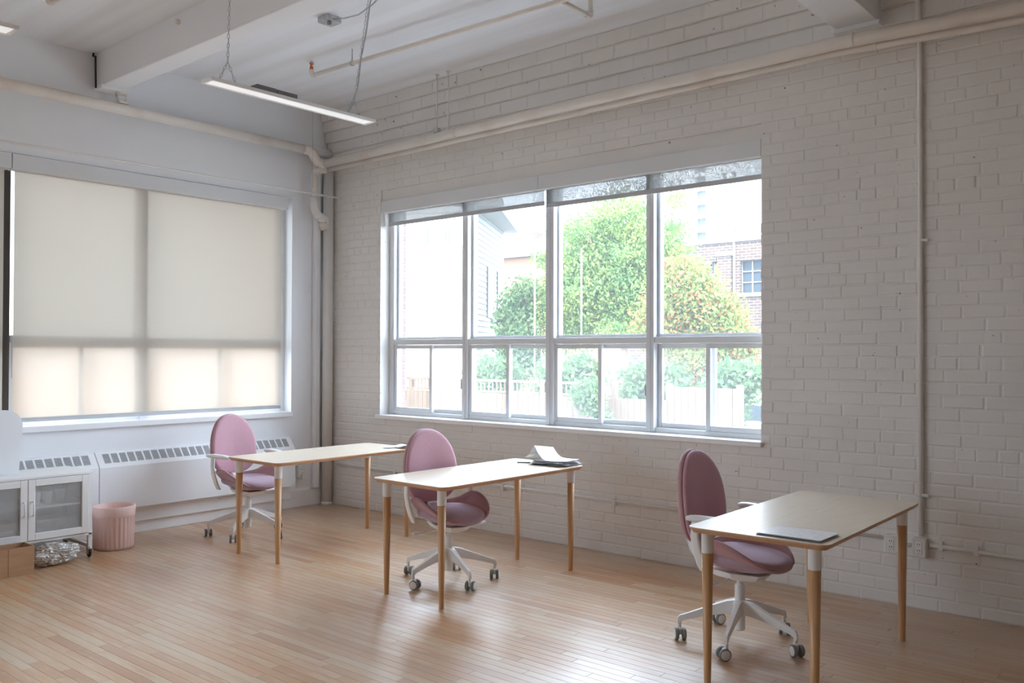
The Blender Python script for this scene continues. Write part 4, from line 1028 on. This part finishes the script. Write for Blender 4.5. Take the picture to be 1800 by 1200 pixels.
# fence, board by board
fn = thing('garden_fence', (-4, 8, GZ), 'cedar board fence with a trellis top beyond the brick wall window', 'fence')
x = -9.3; k = 0
proto = MB(); proto.rbox((0, 7.99, GZ), (.132, 8.012, .70), .004, 1)
pm = None
while x < .55:
    h = .94 if x > -.75 else .70
    if pm is None:
        o = proto.build('board', MFENCE, None); pm = o.data
    else: o = bpy.data.objects.new('board', pm); COL.objects.link(o)
    o.parent = fn; o.location = Vector((x, 0, 0))-fn.location+Vector((0, random.uniform(-.006, .006), 0))
    s = (h-GZ)/(.70-GZ); o.scale = (1, 1, s); o.location.z += GZ*(1-s)
    x += .138; k += 1
for px in (-9.3, -7.4, -5.5, -3.6, -1.9, -.75, .60):
    q = MB(); q.rbox((px-.05, 8.012, GZ), (px+.05, 8.11, 1.0), .006, 1); q.build('post', MFENCE, fn)
for a, b in ((-9.3, -7.45), (-7.35, -5.55), (-5.45, -3.65), (-3.55, -1.95)):
    q = MB(); q.box((a, 7.99, .71), (b, 8.03, .75)); q.box((a, 7.99, .93), (b, 8.03, .98))
    n_ = int((b-a)/.11)
    for i in range(n_): q.box((a+i*.11, 8.0, .75), (a+i*.11+.03, 8.015, .93))
    q.build('trellis', MFENCE, fn)
# slim rods standing in for white reflections in the window glass
for x, h, lb in ((-6.122, 4.0, 'slim pale rod standing in for a reflection in the window glass, left one of two'), (-4.737, 3.9, 'slim pale rod standing in for a reflection in the window glass, right one of two')):
    q = MB(); q.tube([(x, 10.9, GZ), (x, 10.9, h)], .016, 6); q.lathe([(.025, 0), (.001, .05)], (x, 10.9, h), 8); tag(q.build('reflection_rod', MSTUCCO), lb, 'reflection_rod', 'rods standing in for glass reflections')
# trees and shrubs
def foliage(blobs, n, size, mats, shares, seed, parent):
    R = random.Random(seed); q = MB(); tot = sum(b[3]*b[4]*b[5] for b in blobs)
    V = []; F = []; MI = []
    for (bx, by, bz, rx, ry, rz) in blobs:
        for _ in range(int(n*rx*ry*rz/tot)):
            while True:
                d = Vector((R.uniform(-1, 1), R.uniform(-1, 1), R.uniform(-1, 1)))
                if .25 < d.length < 1: break
            d *= .55+.45*R.random(); 
            c = Vector((bx+d.x*rx, by+d.y*ry, bz+d.z*rz)); u = Vector((R.gauss(0, 1), R.gauss(0, 1), R.gauss(0, .7))).normalized(); w = u.orthogonal().normalized()
            w.rotate(Matrix.Rotation(R.uniform(0, 6.28), 3, u)); h = u.cross(w); s = size*R.uniform(.6, 1.3); i = len(V)
            V += [tuple(c-w*s), tuple(c+h*s*.5), tuple(c+w*s), tuple(c-h*s*.5)]; F.append((i, i+1, i+2, i+3))
            r = R.random(); m = 0
            while m < len(shares)-1 and r > shares[m]: m += 1
            MI.append(m)
    q.v = V; q.f = F; q.mi = MI; q.sm = [False]*len(F)
    return q.build('foliage', mats, parent, 'stuff')
def trunk(parent, base, top, r, limbs):
    q = MB(); q.tube([base, ((base[0]+top[0])/2+.06, (base[1]+top[1])/2, (base[2]+top[2])/2), top], [r, r*.8, r*.5], 8)
    for l in limbs: q.tube([top, ((top[0]+l[0])/2, (top[1]+l[1])/2, (top[2]+l[2])/2-.1), l], [r*.45, r*.3, r*.1], 6)
    q.build('trunk', MBARK, parent)
RT = random.Random(3)
t = thing('tree', (-5.9, 14.3, GZ), 'large bright green tree filling the middle window bays', 'tree', 'garden trees')
trunk(t, (-5.9, 14.3, GZ), (-5.8, 14.3, 2.2), .17, [(-7.4, 14.2, 4.2), (-4.6, 14.4, 4.4), (-5.9, 14.8, 5.4), (-6.6, 13.6, 5.0), (-5.0, 13.8, 3.4)])
bl = [(-6.2, 14.3, 3.6, 2.2, 1.7, 2.0), (-5.0, 14.3, 3.1, 1.5, 1.4, 1.5), (-5.8, 14.2, 5.2, 1.2, 1.1, 1.1), (-7.6, 14.4, 2.6, 1.4, 1.2, 1.3), (-4.1, 14.2, 2.5, 1.2, 1.0, 1.2), (-4.7, 14.2, 4.2, 1.1, 1.0, 1.1), (-7.2, 14.2, 3.6, 1.4, 1.1, 1.3), (-6.9, 14.2, 4.9, .8, .8, .7), (-8.3, 14.2, 2.9, 1.0, .9, 1.0)]
for _ in range(26):
    a = RT.uniform(0, 6.28); r = RT.uniform(1.4, 2.5); z = RT.uniform(1.6, 5.4); bl.append((-6.0+math.cos(a)*r, 14.3+math.sin(a)*1.2, z, .55, .5, .3))
bl += [(-4.1, 14.1, 4.75, .75, .3, .16), (-3.5, 14.1, 4.95, .45, .2, .10), (-4.3, 14.1, 4.1, .9, .35, .2), (-3.75, 14.1, 4.2, .5, .22, .12), (-4.0, 14.2, 5.6, .5, .3, .18), (-7.7, 14.3, 5.2, .9, .35, .22), (-8.6, 14.2, 5.5, .5, .25, .12)]
foliage(bl, 52000, .056, [MLEAF, MLEAF3], [.8], 5, t)
t = thing('tree', (-9.2, 13., GZ), 'small dark green tree beside the white house', 'tree', 'garden trees')
trunk(t, (-9.0, 13.6, GZ), (-9.0, 13.6, 2.0), .10, [(-9.5, 13.5, 2.9), (-8.6, 13.6, 3.0)])
foliage([(-9.0, 13.6, 2.4, .75, .8, 1.4), (-8.7, 13.4, 1.6, .9, .8, 1.2), (-8.6, 13.6, 3.3, .5, .5, .5)], 6000, .075, [MLEAF2, MLEAF], [.7], 6, t)
t = thing('flowering_vine', (-1.9, 11., GZ), 'big shrub with orange flowers before the brick building', 'shrub')
trunk(t, (-1.9, 11., GZ), (-1.9, 11., 1.4), .09, [(-2.4, 11, 2.6), (-1.4, 11, 2.6), (-1.9, 11, 3.0)])
foliage([(-2.0, 11, 2.7, 1.0, .7, .95), (-1.3, 11, 2.3, .75, .6, .7), (-2.6, 11, 2.2, .9, .7, .9), (-.9, 11, 1.7, .7, .6, .6), (-2.3, 11., 3.3, .5, .4, .5), (-1.5, 11, 1.4, 1.2, .6, .7)], 18000, .052, [MLEAF3, MFLOWER, MLEAF], [.78, .80], 8, t)
for i, (x, y, z, rx, rz, lb) in enumerate(((-.2, 9.4, .95, .75, .55, 'rounded green shrub over the right end of the fence'), (-2.1, 9.6, .85, 1.0, .7, 'rounded green shrub behind the fence under the flowering vine'),
        (-4.3, 9.8, .95, 1.1, .75, 'rounded green shrub behind the fence in the middle bays'), (-6.6, 9.9, .9, 1.0, .75, 'rounded green shrub behind the fence beside the white house'))):
    t = thing('garden_shrub', (x, y, GZ), lb, 'shrub', 'shrubs behind the fence')
    trunk(t, (x, y, GZ), (x, y, z-.4), .05, [(x-.4, y, z), (x+.4, y, z)])
    foliage([(x, y, z, rx, .6, rz), (x-.4*rx, y+.1, z-.6, rx*.9, .6, .7), (x+.4*rx, y, z+.15, rx*.6, .5, rz*.7)], 3500, .07, [MLEAF2, MLEAF], [.75], 20+i, t)
t = thing('garden_shrub', (-2.55, 7.6, GZ), 'climbing green shrub hanging over the front of the fence', 'shrub', 'shrubs behind the fence')
trunk(t, (-2.3, 7.6, GZ), (-2.3, 7.65, .2), .03, [(-2.6, 7.6, .7), (-2.0, 7.6, .7)])
foliage([(-2.2, 7.65, .75, .5, .22, .4), (-1.95, 7.65, .2, .3, .2, .5)], 1500, .06, [MLEAF2, MLEAF], [.6], 31, t)
# delivery van on the lane
VX, VY = -3.75, 15.
t = thing('van', (VX+.9, VY+2, GZ), 'white van parked beyond the right end of the fence', 'van')
q = MB(); q.rbox((VX, VY, GZ+.35), (VX+1.75, VY+4.3, GZ+.95), .12); q.rbox((VX+.08, VY+.05, GZ+.9), (VX+1.67, VY+3.2, GZ+1.62), .2); q.build('body', MCAR, t)
q = MB(); q.rbox((VX+.2, VY, GZ+1.05), (VX+1.55, VY+.06, GZ+1.45), .02); q.build('rear_window', MDGLASS, t)
for x in (VX+.03, VX+1.52):
    q = MB(); q.rbox((x, VY-.05, GZ+.62), (x+.2, VY+.05, GZ+.9), .02); q.build('tail_light', MTAIL, t)
    for y in (VY+.9, VY+3.4):
        q = MB(); q.rings([[(xx, y+.30*math.cos(2*PI*k/16), GZ+.30+.30*math.sin(2*PI*k/16)) for k in range(16)] for xx in (x, x+.2)]); q.build('wheel', MDARK, t)
q = MB(); q.rbox((-4.4, 20.5, GZ), (2.5, 20.8, .25), .02); tag(q.build('garden_wall', MSTUCCO), 'low pale wall at the right end of the lane', 'wall')
# ochre block added outside the left window to warm the blind's glow
nb = thing('warm_bounce_block', (-9, -3, GZ), 'ochre block added outside the drawn blind to warm the light through it', 'building')
q = MB(); q.box((-14, -16, GZ), (-6.5, 5, 1.55)); q.build('walls', MWARM, nb)
q = MB(); q.box((-14.2, -16.2, 1.55), (-6.4, 5.2, 1.7)); q.build('roof', MROOF, nb)
